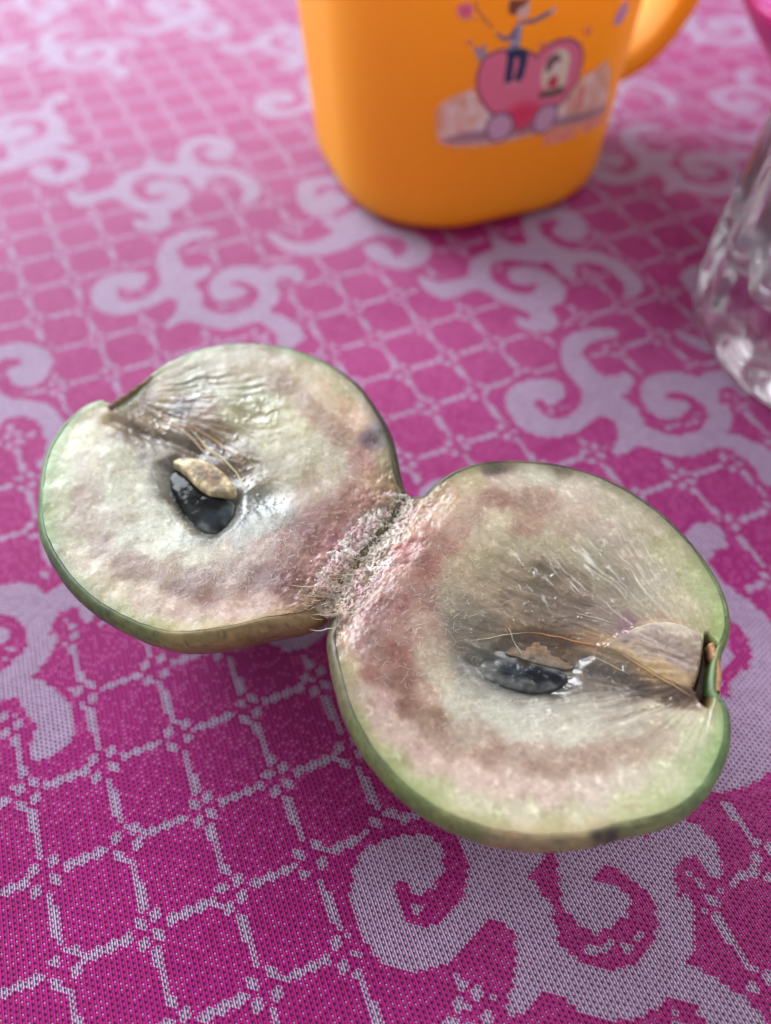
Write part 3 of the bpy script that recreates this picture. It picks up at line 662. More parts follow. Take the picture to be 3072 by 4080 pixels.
def colored(V, ctrl, mott=0.0, seed=0, scale=0.8):
    cc = shepard(ctrl, V[:, 0] + 0.5 * fbm(V[:, 0], V[:, 1], seed, 2), V[:, 1] + 0.5 * fbm(V[:, 0], V[:, 1], seed + 1, 2), 0.4, 3)
    if mott:
        cc = cc * (1 + mott * fbm(V[:, 0] / scale, V[:, 1] / scale, seed + 3, 4, 0.65))[:, None]
    return {"col": ('FLOAT_COLOR', 'POINT', srgb(cc.clip(0, 255)))}

# seeds and what covers them
V, F = pillow(L_SEED, ZF - 2.6, 1.0, sink=1.0, bumpy=0.05, seed=301)
seedL = put("seed", V, F, M_seed, halves[0], attrs=colored(V, L_SEEDC + [(p[0], p[1], 92, 94, 93) for p in L_SEED[4:9]], 0.2, 300))
seedL["label"] = "glossy black seed with bluish film"
sc0 = np.mean(L_SCAR, 0)
L_SCAR = [tuple(sc0 + (np.array(p) - sc0) * 1.03) for p in L_SCAR]
V, F = pillow(L_SCAR, ZF - 1.25, 0.75, sink=1.2, bumpy=0.10, seed=305)
sc_c = [(p[0], p[1], 184, 166, 130) for p in L_SCAR]
mid = np.mean(L_SCAR, 0)
sc_c += [(mid[0], mid[1], 128, 102, 74), (mid[0] + 1.4, mid[1] - 0.7, 120, 92, 66), (mid[0] - 1.6, mid[1] + 0.9, 150, 126, 92)]
put("seed_scar", V, F, M_scar, halves[0], attrs=colored(V, sc_c, 0.55, 310, 0.7))
V, F = pillow(R_SEED, ZF - 2.75, 0.9, sink=1.0, bumpy=0.3, seed=321)
put("seed", V, F, M_seed, halves[1], attrs=colored(V, R_SEEDC + [(p[0], p[1], 96, 96, 94) for p in R_SEED], 0.3, 320))
V, F = pillow(R_LENS, ZF - 2.85, 0.28, sink=1.2, bumpy=0.2, seed=325)
put("seed_film", V, F, M_core, halves[1], attrs=colored(V, R_LENSC + [(p[0], p[1], 122, 106, 90) for p in R_LENS], 0.2, 330))
# central core wedge by the stem of the right half
wc = [(25.67,41.01,150,122,98),(28.16,42.26,150,124,118),(30.69,43.56,196,176,150),(33.72,44.02,200,180,154),(36.41,43.12,198,176,148),(38.13,41.11,176,148,118),(36.98,38.03,152,120,94),(35.58,35.07,176,130,84),(33.62,35.84,198,156,104),(31.48,37.22,204,160,104),(29.38,38.97,202,160,108),(27.72,40.12,188,150,106),(33.29,40.88,168,140,122),(34.98,38.76,158,130,112),(31.79,41.27,172,144,126),(30.53,39.91,178,148,120)]
V, F = pillow(R_WEDGE, ZF + 0.02, 0.28, sink=0.7, bumpy=0.12, seed=341, zfun=lambda x, y: face_height(1, x, y))
put("core", V, F, M_core, halves[1], attrs=colored(V, [(p[0], p[1]) + tuple(0.90 * (0.74 * v + 0.26 * (sum(p[2:5]) / 3 + 4)) for v in p[2:5]) for p in wc], 0.16, 340, 0.4))

# strands of the core, one tube each
for k, (lst, cols) in enumerate(((L_STR, [(206, 186, 140), (190, 160, 130), (168, 128, 92), (196, 186, 150), (176, 146, 112), (200, 170, 130)]),
                                 (R_STR, [(184, 118, 70), (206, 164, 108), (196, 152, 98), (186, 172, 140), (200, 195, 185), (190, 176, 156), (190, 160, 120)]))):
    for i, P in enumerate(lst):
        P = resample(P, 40)
        z = ZF + face_height(k, P[:, 0], P[:, 1])
        z = np.convolve(np.pad(z, 4, mode='edge'), np.ones(9) / 9, 'valid') + 0.05
        if k == 1 and i == 4:
            z = z + 0.25
        pth = np.c_[P + 0.08 * np.c_[fbm(np.arange(40) / 6.0, np.zeros(40) + i, 400 + i, 2), fbm(np.arange(40) / 6.0, np.ones(40) + i, 410 + i, 2)], z]
        V, F = tubes([pth], [(0.13 if k == 0 else 0.09) if i < 3 else 0.06], 8)
        put("strand", V, F, M_core, halves[k], attrs={"col": ('FLOAT_COLOR', 'POINT', np.tile(srgb(cols[i]), (len(V), 1)))})

# fine pale hairs of pulp lying on the wet flesh
M_hair = plain_mat("pulp_fibre", (0.86, 0.85, 0.77), 0.3, sss=0.0, nscale=300)
for k, H in enumerate(HALF):
    paths = []; rad = []
    for (bx, by, sg, cnt) in H['fuzz']:
        for _ in range(int(cnt * (0.6 if k == 0 else 0.35))):
            p = np.array([bx, by]) + rng.normal(size=2) * sg * 0.75
            if sdist(H['rim'], p[0:1], p[1:2])[0] > -2.5:
                continue
            if dist_poly(HINGE, p[0:1], p[1:2], closed=False)[0] < 5.5:
                continue
            d = p - np.array(NOTCHES[k])
            base = math.atan2(d[1], d[0]) + rng.normal() * 0.45
            ln = rng.uniform(0.5, 1.6); step = ln / 6
            pts = [p]; an = base
            for s in range(6):
                an += rng.normal() * 0.45
                pts.append(pts[-1] + step * np.array([math.cos(an), math.sin(an)]))
            pts = np.array(pts)
            paths.append(pts); rad.append(rng.uniform(0.009, 0.017))
    P = np.array(paths)
    z = ZF + face_height(k, P[..., 0], P[..., 1]) + 0.03 + 0.10 * np.abs(rng.normal(size=(len(P), 1))) * np.sin(np.linspace(0.3, 3.0, 7))[None]
    V, F = tubes(np.concatenate([P, z[..., None]], -1), rad, 3)
    put("pulp_fibres", V, F, M_hair, halves[k], kind="stuff")

# dry brown stem scar on each half
M_scarb = plain_mat("stem_scar", (0.13, 0.065, 0.03), 0.7, nscale=900, lo=0.5, hi=1.6, bump=0.0003)
M_scart = plain_mat("stem_scar_pale", (0.42, 0.22, 0.10), 0.65, nscale=900, lo=0.6, hi=1.3, bump=0.0003)
def strip(path, w, z0, zh, seed, n=60, m=9):
    P = resample(path, n)
    T = np.gradient(P, axis=0); T /= np.linalg.norm(T, axis=1, keepdims=True)
    Nn = np.c_[-T[:, 1], T[:, 0]]
    V = []
    for j in range(m):
        q = j / (m - 1) * 2 - 1
        wd = w * (1 + 0.35 * fbm(np.arange(n) / 7.0, np.zeros(n) + 0.3, seed + (1 if q > 0 else 2), 3))
        xy = P + Nn * (q * wd)[:, None]
        z = z0 + zh * (1 - q * q) + 0.2 * fbm(xy[:, 0] / 0.6, xy[:, 1] / 0.6, seed, 3) - (1.2 if abs(q) == 1 else 0)
        V.append(np.c_[xy, z])
    return np.concatenate(V), grid_faces(m, n)
V, F = strip(L_NOTCH, 0.7, ZF - 0.2, 0.55, 501)
put("stem_scar", V, F, M_scarb, halves[0])
V, F = strip(R_NOTCH[:3] + [((R_NOTCH[2][0] + R_NOTCH[3][0]) / 2, (R_NOTCH[2][1] + R_NOTCH[3][1]) / 2)], 0.5, ZF - 0.55, 0.35, 511)
put("stem_scar", V, F, M_scart, halves[1])

# the hinge: crumbly torn flesh between the halves
hp = resample(HINGE, 260)
T = np.gradient(hp, axis=0); T /= np.linalg.norm(T, axis=1, keepdims=True)
Nn = np.c_[-T[:, 1], T[:, 0]]
m = 120
V = []; C = []
s = np.linspace(0, 1, 260)
for j in range(m):
    q = j / (m - 1) * 2 - 1
    wd = (2.6 + 1.0 * np.sin(np.pi * s)) * sm(0, 0.06, s) ** 0.5 * sm(1.0, 0.95, s) ** 0.5 + 0.15
    jit = 0.7 * fbm(s * 26, np.zeros(260) + q * 3, 521, 3)
    xy = hp + Nn * (q * wd * 1.25 + jit * abs(q))[:, None]
    ridg = 0.5 - np.abs(fbm(xy[:, 0] / 1.0, xy[:, 1] / 1.0, 531, 4, 0.65))
    fine = fbm(xy[:, 0] / 0.3, xy[:, 1] / 0.3, 541, 3, 0.65)
    z = ZF - drop(xy[:, 0], xy[:, 1]) + 0.15 + 0.7 * (ridg - 0.3) * (1 - q ** 4) + 0.2 * fine - 0.9 * q ** 6 - 0.35 * np.exp(-(q / 0.2) ** 2)
    V.append(np.c_[xy, z])
    pal = np.array([218, 202, 194.0]); olive = np.array([162, 152, 130.0]); pink = np.array([196, 158, 158.0])
    t = np.exp(-((q + 0.35 * fbm(s * 8, np.zeros(260), 551, 2)) / 0.28) ** 2)
    pk = sm(0.0, 0.35, fbm(xy[:, 0] / 2.0, xy[:, 1] / 2.0, 561, 3))
    cc = pal[None] * (1 - pk)[:, None] + pink[None] * pk[:, None]
    cc = cc * (1 - 0.5 * t)[:, None] + olive[None] * (0.5 * t)[:, None]
    low = sm(0.3, 0.5, s) * sm(1.0, 0.8, s) * 0
    end = sm(0.78, 0.98, s)
    cc = cc * (1 - 0.5 * end)[:, None] + np.array([150, 122, 96.0])[None] * (0.5 * end)[:, None]
    cc = cc * (1 + 0.2 * fine + 0.25 * (ridg - 0.35))[:, None]
    C.append(cc)
V = np.concatenate(V); C = np.concatenate(C)
hinge = put("torn_hinge", V, grid_faces(m, 260), M_torn, apple, attrs={"col": ('FLOAT_COLOR', 'POINT', srgb(C.clip(0, 255)))})
hinge["label"] = "crumbly torn flesh joining the halves"
# loose crumbs on the tear
bm = bmesh.new(); bmesh.ops.create_icosphere(bm, subdivisions=2, radius=1.0)
iv = np.array([v.co[:] for v in bm.verts]); ifc = np.array([[v.index for v in f.verts] for f in bm.faces]); bm.free()
VV = []; FF = []; CC = []; n0 = 0
for i in range(380):
    t = rng.integers(4, 256); q = rng.normal() * 0.85
    wd = (2.6 + 1.0 * math.sin(math.pi * s[t]))
    p = hp[t] + Nn[t] * q * wd
    r = rng.uniform(0.04, 0.13)
    sc = iv * (1 + 0.9 * fbm(iv[:, 0] * 1.6 + i * 3.1, iv[:, 1] * 1.6 + iv[:, 2] * 1.3, 571, 2))[:, None] * r * rng.uniform(0.6, 1.4, 3)
    z = ZF - drop(p[0:1], p[1:2])[0] + rng.uniform(-0.12, 0.2) + 0.12 * max(0, 1 - abs(q))
    VV.append(sc + np.array([p[0], p[1], z])); FF.append(ifc + n0); n0 += len(iv)
    base = np.array([[234, 220, 210], [228, 202, 198], [218, 206, 186], [230, 222, 200]][rng.integers(0, 4)], float) * rng.uniform(0.8, 1.06)
    CC.append(np.tile(base, (len(iv), 1)))
put("crumbs", np.concatenate(VV), np.concatenate(FF), M_torn, hinge, attrs={"col": ('FLOAT_COLOR', 'POINT', srgb(np.concatenate(CC).clip(0, 255)))}, kind="stuff")
# drawn-out fibres across the tear, thickest at the near end
paths = []; rad = []; cl = []
for i in range(58):
    u = 1 - abs(rng.normal()) * 0.22 if i < 58 else rng.uniform(0.08, 0.95)
    t = int(np.clip(u, 0.03, 0.99) * 259)
    p = hp[t] + rng.normal(size=2) * (0.5 if i >= 58 else 0.9) + (np.array([-2.2, -0.2]) if i < 58 else 0)
    ln = rng.uniform(1.2, 4.2) if i < 58 else rng.uniform(0.6, 1.6)
    an = math.radians(rng.normal() * 12 + 8) if i < 58 else math.atan2(Nn[t][1], Nn[t][0]) + rng.normal() * 0.5
    pts = []
    for q in np.linspace(-0.5, 0.5, 7):
        xy = p + ln * q * np.array([math.cos(an), math.sin(an)]) + rng.normal(size=2) * 0.05
        pts.append([xy[0], xy[1], ZF + 0.25 - drop(xy[0:1], xy[1:2])[0] + rng.uniform(-0.1, 0.35) + (0.6 * abs(q) if i < 58 else 0)])
    paths.append(pts); rad.append(rng.uniform(0.03, 0.07))
    cl.append(np.array([[176, 152, 120], [204, 184, 160], [132, 108, 82], [196, 164, 150]][rng.integers(0, 4)], float))
V, F = tubes(paths, rad, 5)
put("torn_fibres", V, F, M_torn, hinge, attrs={"col": ('FLOAT_COLOR', 'POINT', srgb(np.repeat(np.array(cl), 35, 0)))}, kind="stuff")

# ------------------------------------------------------------------ orange mug
MUG_C = (0.021213, 0.204514); MUG_ROT = 0.332174; MUG_S = 0.035393; MUG_R = 0.027081; MUG_K = 0.043338; MUG_H = 0.086
mug = empty("drinking_mug", (MUG_C[0], MUG_C[1], 0))
mug.rotation_euler = (0, 0, MUG_ROT)
tag(mug, "orange plastic mug with heart-shaped car picture standing on the tablecloth", "mug")

def sq_outline(s, r, n=20):
    pts = []
    for (sx, sy, a0) in ((1, -1, -90), (1, 1, 0), (-1, 1, 90), (-1, -1, 180)):
        for t in np.linspace(0, 90, n):
            an = math.radians(a0 + t)
            pts.append((sx * (s - r) + r * math.cos(an), sy * (s - r) + r * math.sin(an)))
    return np.array(pts)

def mug_mat():
    m, nt, p = new_mat("orange_plastic")
    c = mix_col(nt, noise(nt, 30, 2), (1.0, 0.485, 0.022, 1), (1.0, 0.51, 0.028, 1))
    nt.links.new(c, p.inputs["Base Color"])
    p.inputs["Roughness"].default_value = 0.42
    p.inputs["Subsurface Weight"].default_value = 0.5
    p.inputs["Subsurface Radius"].default_value = (1.0, 0.45, 0.08)
    p.inputs["Subsurface Scale"].default_value = 0.004
    nt.links.new(bump(nt, noise(nt, 600, 2), 0.00005, 0.3), p.inputs["Normal"])
    tl = N(nt, "ShaderNodeBsdfTranslucent"); tl.inputs["Color"].default_value = (1.0, 0.60, 0.045, 1)
    mx = N(nt, "ShaderNodeMixShader"); mx.inputs[0].default_value = 0.36
    nt.links.new(p.outputs[0], mx.inputs[1]); nt.links.new(tl.outputs[0], mx.inputs[2])
    nt.links.new(mx.outputs[0], nt.nodes["Material Output"].inputs["Surface"])
    return m
M_mug = mug_mat()
rings = []
rb = 0.005
for z in [0.0, 0.0004, 0.0012, 0.0025, 0.0038, 0.005] + list(np.linspace(0.008, MUG_H, 26)):
    ins = rb - math.sqrt(max(0, rb ** 2 - (rb - min(z, rb)) ** 2))
    rings.append(np.c_[sq_outline(MUG_S + MUG_K * z - ins, MUG_R - ins), np.full(80, z)])
top = MUG_S + MUG_K * MUG_H
rings.append(np.c_[sq_outline(top - 0.0011, MUG_R - 0.0011), np.full(80, MUG_H + 0.0007)])
for z in list(np.linspace(MUG_H, 0.006, 20)):
    rings.append(np.c_[sq_outline(MUG_S + MUG_K * z - 0.0022, MUG_R - 0.0022), np.full(80, z)])
rings.append(np.c_[sq_outline(MUG_S - 0.010, MUG_R - 0.010), np.full(80, 0.0035)])
V = np.concatenate(rings)
F = [list(f) for f in grid_faces(len(rings), 80, wrap=True)]
F.append(list(range(79, -1, -1))); F.append([(len(rings) - 1) * 80 + i for i in range(80)])
mesh_obj("body", V, F, M_mug, mug)
# handle: a broad strap with a channel down its back
hp_ = []
for t in np.linspace(0, 1, 40):
    an = math.pi * (t - 0.5)
    hp_.append((MUG_S + 0.0005 + 0.0275 * max(0.0, math.cos(an)) ** 0.75, 0.0475 + 0.0305 * math.sin(an)))
hp_ = np.array(hp_)
Tn = np.gradient(hp_, axis=0); Tn /= np.linalg.norm(Tn, axis=1, keepdims=True)
Nh = np.c_[Tn[:, 1], -Tn[:, 0]]                               # outward
sec = [(-1, -0.5), (-1, 0.9), (-0.82, 1.0), (-0.66, 0.85), (-0.55, 0.35), (0, 0.25), (0.55, 0.35), (0.66, 0.85), (0.82, 1.0), (1, 0.9), (1, -0.5), (0.6, -0.75), (0, -0.8), (-0.6, -0.75)]
V = []
for (wy, wn) in sec:
    V.append(np.stack([hp_[:, 0] + Nh[:, 0] * wn * 0.0028, np.full(40, wy * 0.0075), hp_[:, 1] + Nh[:, 1] * wn * 0.0028], -1))
V = np.stack(V, 1).reshape(-1, 3)
M_hdl = M_mug.copy(); M_hdl.name = "orange_plastic_handle"; M_hdl.node_tree.nodes["Principled BSDF"].inputs["Roughness"].default_value = 0.6
mesh_obj("handle", V, grid_faces(40, len(sec), wrap=True), M_hdl, mug)

# printed picture on the front of the mug: flat ink on a thin film that follows the wall
PRINT = {'GROUND':[(-20.8,31),(-20,32.5),(-18.7,33.5),(-16.8,34.4),(-15.1,34.9),(-13.4,35.4),(-11.3,32.2),(-8.6,30.2),(-3.6,28.8),(3.8,29.7),(9.8,31.5),(13.4,33.7),(16.5,34.2),(19.4,35.4),(22.4,32),(23.9,27.5),(24.9,23.3),(24.9,21.1),(17.6,22.3),(8.3,22.8),(1.9,22.6),(-6.1,22.3),(-12.4,22.8),(-17.5,23.3),(-20.1,24.5),(-20.5,27.3)],
'ROAD':[(-19.8,24.8),(-17,25.5),(-13.7,26.3),(-9.4,26),(-1.6,24.5),(4.7,24.8),(11,25.5),(18.9,24.8),(24.4,24.3),(24.9,22.1),(17.5,22.8),(8.2,23.3),(1.7,23.1),(-6.1,23.1),(-12.4,23.6),(-17.5,23.8)],
'HEART':[(0.6,39.4),(1.3,40.6),(3,41.6),(5.2,42.1),(8,41.9),(10.4,40.4),(11.7,38.2),(11.8,35.9),(11.5,33),(9.9,30.2),(7.6,28),(4.4,26.3),(1.4,25.3),(-0.6,24.5),(-2.8,25.8),(-6,27.8),(-9,30),(-11,32.5),(-12.4,35.4),(-12.7,37.7),(-12.4,39.6),(-11.3,41.4),(-9.1,42.1),(-6.3,42.1),(-2.8,41.4),(-0.6,40.4)],
'HEARTLOW':[(2.5,29.7),(4.1,28),(1.9,26),(-0.8,24.8),(-2.8,26),(-5.3,28.5),(-3.8,29.7),(-0.8,30.5)],
'WHEEL_A':[(-9.4,26.3),(-9,28),(-7.4,29),(-5.5,29),(-3.6,27.8),(-2.8,26.3),(-3.1,24.3),(-4.6,23.1),(-6.4,22.8),(-8.3,23.8)],
'WHEEL_B':[(2.2,25.3),(2.7,27.3),(3.9,28.5),(5.8,28.8),(7.4,28.3),(8,26.3),(7.4,24.3),(6.1,22.8),(4.4,22.6),(3,23.6)],
'WINDOW':[(3.2,33),(2.4,35.2),(2.8,37.9),(3.8,39.4),(5.5,40.4),(7.4,40.1),(8.7,38.4),(8.8,35.9),(8.8,33.2),(8.7,31.7),(6.3,31.5)],
'SILL':[(2.4,32),(5.8,32.2),(8.7,32.5),(8.7,31),(6.5,30.5),(2.8,30.7)],
'HAIR_G':[(3.2,36.2),(3.2,38.4),(4.3,39.4),(5.8,39.4),(6.6,37.9),(5.5,37.9),(4.9,36.9),(4.1,36.2)],
'FACE_G':[(4.4,35.9),(4.9,37.4),(5.8,37.9),(6.8,36.7),(6.5,35.4),(5.5,34.9)],
'DRESS':[(4.1,33),(4.4,34.4),(5.4,35.2),(6.5,34.7),(6.8,32.7),(5.4,32.5)],
'HEAD':[(-5.7,49.8),(-4.4,50.3),(-3,50.8),(-2.7,48.8),(-3.1,47.8),(-4.2,47.3),(-5.3,48),(-5.7,48.8)],
'HAIR':[(-7.5,50),(-7.4,51.3),(-3,50.8),(-4.1,50),(-5.3,49.5),(-5.7,48.5),(-6.4,48.5),(-7.2,49)],
'TORSO':[(-5.2,46.8),(-3.9,47.1),(-3.9,45.6),(-3.9,43.8),(-3.9,41.9),(-6.3,41.9),(-6,43.8),(-5.8,45.6)],
'ARM_R':[(-3.8,47.1),(-1.6,47.1),(0.6,47.8),(1.9,48.3),(2.4,47.5),(0.5,46.8),(-1.7,46.3),(-3.8,46.6)],
'HAND_R':[(1.9,48.3),(3.2,48.8),(3.3,48),(2.4,47.5)],
'ARM_L':[(-5.2,46.8),(-5.7,45.8),(-6.6,44.8),(-7.5,44.6),(-9.3,45.8),(-9.7,45.6),(-7.5,43.8),(-6,44.1),(-4.9,45.1)],
'JEANS':[(-6.8,41.9),(-5,42.1),(-3,41.9),(-1.7,40.9),(-1.7,38.6),(-2,36.2),(-2.7,35.2),(-4.1,35.7),(-3.5,38.4),(-3.6,40.1),(-4.7,40.4),(-4.6,37.9),(-4.6,35.4),(-6.3,35.4),(-6.4,38.4),(-6.3,40.4)],
'SHOES':[(-6.4,35.4),(-4.6,35.4),(-4.4,34.9),(-6.1,34.9)],
'SHOES2':[(-4.2,35.4),(-2.7,35.2),(-3.3,34.4),(-4.2,34.7)],
'BALLOON':[(-18.2,50.5),(-17.8,51.5),(-16.5,51.8),(-15.3,51.3),(-14.8,50.3),(-15.3,49.3),(-16.4,48.8),(-17.6,49.5)],
'CAT':[(-14.6,44.1),(-13.7,43.6),(-12.6,43.3),(-11.6,44.1),(-11.6,42.8),(-10.9,41.9),(-12.6,40.6),(-13.2,41.6),(-13.8,42.8)],
'STRING':[(-14.6,52.2),(-14,50.5),(-12.1,48.5),(-10.2,46.6),(-10.5,46.6),(-12.4,48.3),(-14.2,50.3),(-14.8,52)],
'STRING2':[(-15.3,49.3),(-13.7,48.3),(-12.6,47.8),(-12.6,47.8),(-13.8,48.3),(-15.3,49)],
'DOT1':[(11,42.8),(11.2,43.8),(12.3,43.6),(12.6,42.6),(12,41.9)],
'DOT2':[(0.8,41.6),(1,42.4),(2.1,41.9),(2.2,41.1),(1.3,40.9)],
'DOT3':[(-15.7,44.6),(-15.4,45.3),(-14.6,44.6),(-14.9,44.1)],
'RIBBON':[(18.9,42.6),(18.9,44.3),(20.2,46.1),(21.9,46.6),(23.1,44.1),(21.7,42.6),(20.6,42.1)],
'PATCH':[(12.6,26.5),(12.9,29),(13.1,31),(14.3,30.5),(14.8,27.5),(14,26.3)]}
FONT = {'C': "0111110000100001000010000100000111", 'R': "11110100011000111110101001001010001", 'A': "01110100011000111111100011000110001",
        'Z': "11111000010001000100010001000011111", 'Y': "10001100010101000100001000010000100", 'H': "10001100011000111111100011000110001",
        'E': "11111100001000011110100001000011111", 'T': "11111001000010000100001000010000100", ' ': "0" * 35}
FONT['C'] = "01111100001000010000100001000001111"
pa, pz = np.arange(-22.5, 30.01, 0.2), np.arange(17.5, 62.01, 0.2)
AZ, AA = np.meshgrid(pz, pa, indexing='ij')
rgb = np.tile(np.array([240, 196, 160.0]), AA.shape + (1,)); alp = np.zeros(AA.shape)
def ink(name, col, a=1.0, soft=0.0, grow=0.0):
    s_ = sdist(PRINT[name], AA, AZ) - grow
    w = sm(soft + 0.12, -soft - 0.02, s_) * a
    rgb[:] = rgb * (1 - w[..., None]) + np.array(col, float) * w[..., None]
    alp[:] = np.maximum(alp, w)
gr = fbm(AA / 2.2, AZ / 2.2, 601, 4, 0.6)
ink('GROUND', (238, 208, 200), 0.85, 0.9)
gw = sm(0.6, -0.6, sdist(PRINT['GROUND'], AA, AZ))
rgb += (gw * gr)[..., None] * np.array([20, 60, 80.0])
ink('ROAD', (150, 122, 146), 0.8, 0.6)
ink('PATCH', (226, 120, 120), 0.7, 0.4)
ink('HEART', (150, 70, 100), 1.0, 0.15, 0.35)
ink('HEART', (238, 120, 150), 1.0, 0.2, -0.25)
ink('HEARTLOW', (232, 60, 96), 0.9, 1.6)
for wn in ('WHEEL_A', 'WHEEL_B'):
    ink(wn, (120, 84, 108), 1.0, 0.1, 0.3); ink(wn, (214, 166, 192), 1.0, 0.2, -0.2)
ink('WINDOW', (236, 214, 192)); ink('SILL', (120, 86, 80)); ink('HAIR_G', (120, 76, 84), 1, 0.1); ink('FACE_G', (240, 214, 208), 1, 0.1); ink('DRESS', (206, 60, 84), 1, 0.15)
ink('STRING', (190, 110, 40)); ink('STRING2', (190, 120, 50), 0.7)
ink('CAT', (160, 150, 170), 0.9, 0.15); ink('BALLOON', (240, 120, 140), 1, 0.25); ink('BALLOON', (226, 80, 110), 0.8, 0.4, -1.0)
ink('TORSO', (186, 176, 200), 1, 0.1)
st = (np.sin(AZ * 4.6) > 0.3) & (sdist(PRINT['TORSO'], AA, AZ) < 0)
rgb[st] = (120, 110, 150)
ink('ARM_L', (112, 108, 138)); ink('ARM_R', (112, 112, 140)); ink('HAND_R', (226, 180, 170)); ink('HEAD', (238, 190, 176)); ink('HAIR', (140, 76, 56), 1, 0.1)
ink('JEANS', (34, 44, 88)); ink('SHOES', (220, 150, 160)); ink('SHOES2', (220, 150, 160))
for dn in ('DOT1', 'DOT2', 'DOT3'):
    ink(dn, (240, 110, 80), 0.8, 0.3)
ink('RIBBON', (200, 150, 200), 0.95, 0.2)
word = "CRAZY HEART"
cw, chh = 1.75, 2.1
for pas in (0, 1):
    for i, ch in enumerate(word):
        bits = FONT[ch]
        for r_ in range(7):
            for c_ in range(5):
                if bits[r_ * 5 + c_] == '1':
                    a0 = 6.2 + i * cw + c_ * cw / 6.2; z0 = 22.0 - r_ * chh / 7 - 0.01 * i
                    g_ = 0.42 if pas == 0 else 0.0
                    mk = (AA > a0 - g_) & (AA < a0 + 0.30 + g_) & (AZ < z0 + g_) & (AZ > z0 - 0.32 - g_)
                    rgb[mk] = (246, 190, 170) if pas == 0 else (232, 84, 96)
                    alp[mk] = np.maximum(alp[mk], 0.75)
def mug_wall(a, z, off):
    s_ = MUG_S + MUG_K * z; fl = s_ - MUG_R; sg = np.sign(a); u = np.abs(a)
    an = np.clip((u - fl) / MUG_R, 0, math.pi / 2); ov = np.clip(u - fl - MUG_R * math.pi / 2, 0, None)
    x = sg * (np.minimum(u, fl) + (MUG_R + off) * np.sin(an)); y = -(fl + (MUG_R + off) * np.cos(an)) + ov
    return np.stack([x, y, z], -1)
V = mug_wall(AA * MM, AZ * MM, 0.00012).reshape(-1, 3)
fc = grid_faces(len(pz), len(pa))
am = alp.ravel()[fc].max(1) > 0.01
m_, nt, p = new_mat("printed_film")
nt.links.new(attr(nt, "col").outputs["Color"], p.inputs["Base Color"])
p.inputs["Roughness"].default_value = 0.3
nt.links.new(attr(nt, "ink").outputs["Fac"], p.inputs["Alpha"])
mesh_obj("printed_picture", V, fc[am], m_, mug, attrs={"col": ('FLOAT_COLOR', 'POINT', srgb(rgb.reshape(-1, 3).clip(0, 255))), "ink": ('FLOAT', 'POINT', alp.ravel())})

# ------------------------------------------------------------------ glass tumbler
m_gl, nt, p = new_mat("clear_glass")
p.inputs["Base Color"].default_value = (1, 1, 1, 1)
p.inputs["Transmission Weight"].default_value = 1.0
p.inputs["Roughness"].default_value = 0.0
p.inputs["IOR"].default_value = 1.5
tr_ = N(nt, "ShaderNodeBsdfTransparent"); mx_ = N(nt, "ShaderNodeMixShader"); mx_.inputs[0].default_value = 0.06
nt.links.new(p.outputs[0], mx_.inputs[1]); nt.links.new(tr_.outputs[0], mx_.inputs[2])
nt.links.new(mx_.outputs[0], nt.nodes["Material Output"].inputs["Surface"])
NS = 168
tg = np.linspace(0, 2 * math.pi, NS, endpoint=False)
outer = [(0.004, 0.0024), (0.018, 0.0022), (0.026, 0.0008), (0.0325, 0.0004), (0.0352, 0.0014), (0.0364, 0.0038), (0.0368, 0.008), (0.0368, 0.016), (0.0358, 0.03), (0.0347, 0.05), (0.0338, 0.08), (0.0336, 0.104), (0.0332, 0.1055)]
inner = [(0.0322, 0.1055), (0.0317, 0.104), (0.0317, 0.08), (0.0323, 0.05), (0.0330, 0.03), (0.0322, 0.022), (0.030, 0.0175), (0.024, 0.0155), (0.014, 0.015), (0.004, 0.015)]
V = []
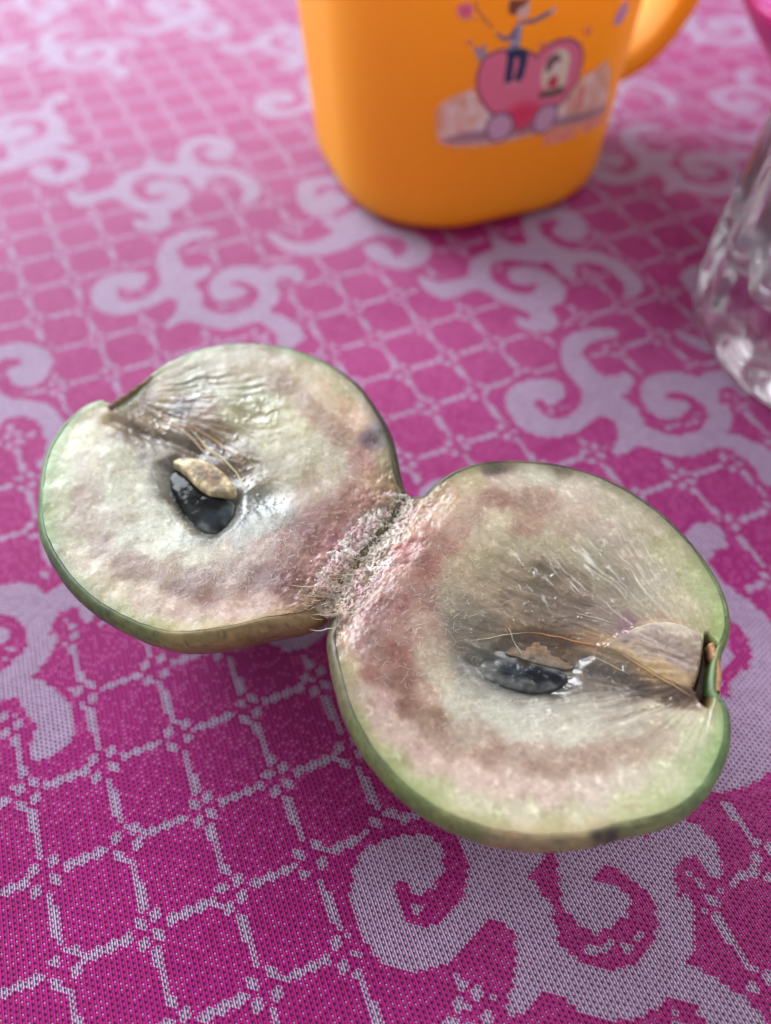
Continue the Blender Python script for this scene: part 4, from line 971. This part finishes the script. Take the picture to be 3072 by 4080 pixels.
for i, (r, z) in enumerate(outer + inner):
    fl = np.abs(((tg * 14 / (2 * math.pi)) % 1) - 0.5) * 2
    if i < len(outer):
        k_ = 0.0013 * (sm(0.004, 0.010, z) * sm(0.075, 0.055, z)) + 0.0006 * (z < 0.003) * (r > 0.01)
        rr = r - k_ * (1 - fl ** 2)
    else:
        k_ = 0.0021 * sm(0.045, 0.018, z) * (r > 0.01)
        rr = r - k_ * fl ** 2
    zz = z + (0.0009 * np.cos(tg * 14) * (r > 0.01) * (z > 0.013) * (z < 0.019) if i >= len(outer) else 0)
    V.append(np.stack([rr * np.cos(tg), rr * np.sin(tg), zz * np.ones(NS)], -1))
nR = len(V)
V = np.concatenate(V)
F = [list(f) for f in grid_faces(nR, NS, wrap=True)]
F.append(list(range(NS - 1, -1, -1))); F.append([(nR - 1) * NS + i for i in range(NS)])
glass = mesh_obj("drinking_glass", V, F, m_gl)
glass.location = (0.1036, 0.1243, 0.0004)
tag(glass, "clear glass tumbler with thick fluted base at the right edge", "glass")

# ------------------------------------------------------------------ magenta plastic bowl in the far corner
M_bowl = plain_mat("magenta_plastic", (0.62, 0.015, 0.34), 0.35, sss=0.1, nscale=40)
pr_ = [(0.001, 0.0035), (0.026, 0.0035), (0.030, 0.0), (0.033, 0.0005), (0.0345, 0.006), (0.043, 0.014), (0.052, 0.023), (0.0585, 0.031), (0.0605, 0.0335), (0.0605, 0.0350), (0.059, 0.0355), (0.057, 0.0335), (0.050, 0.0245), (0.041, 0.0155), (0.032, 0.0085), (0.001, 0.0075)]
tg = np.linspace(0, 2 * math.pi, 96, endpoint=False)
V = np.concatenate([np.stack([r * np.cos(tg), r * np.sin(tg), np.full(96, z)], -1) for r, z in pr_])
F = [list(f) for f in grid_faces(len(pr_), 96, wrap=True)]
F.append(list(range(95, -1, -1))); F.append([(len(pr_) - 1) * 96 + i for i in range(96)])
bowl = mesh_obj("plastic_bowl", V, F, M_bowl)
bowl.location = (0.1530, 0.2145, 0.0004)
tag(bowl, "magenta plastic bowl cut off at the top right corner", "bowl")
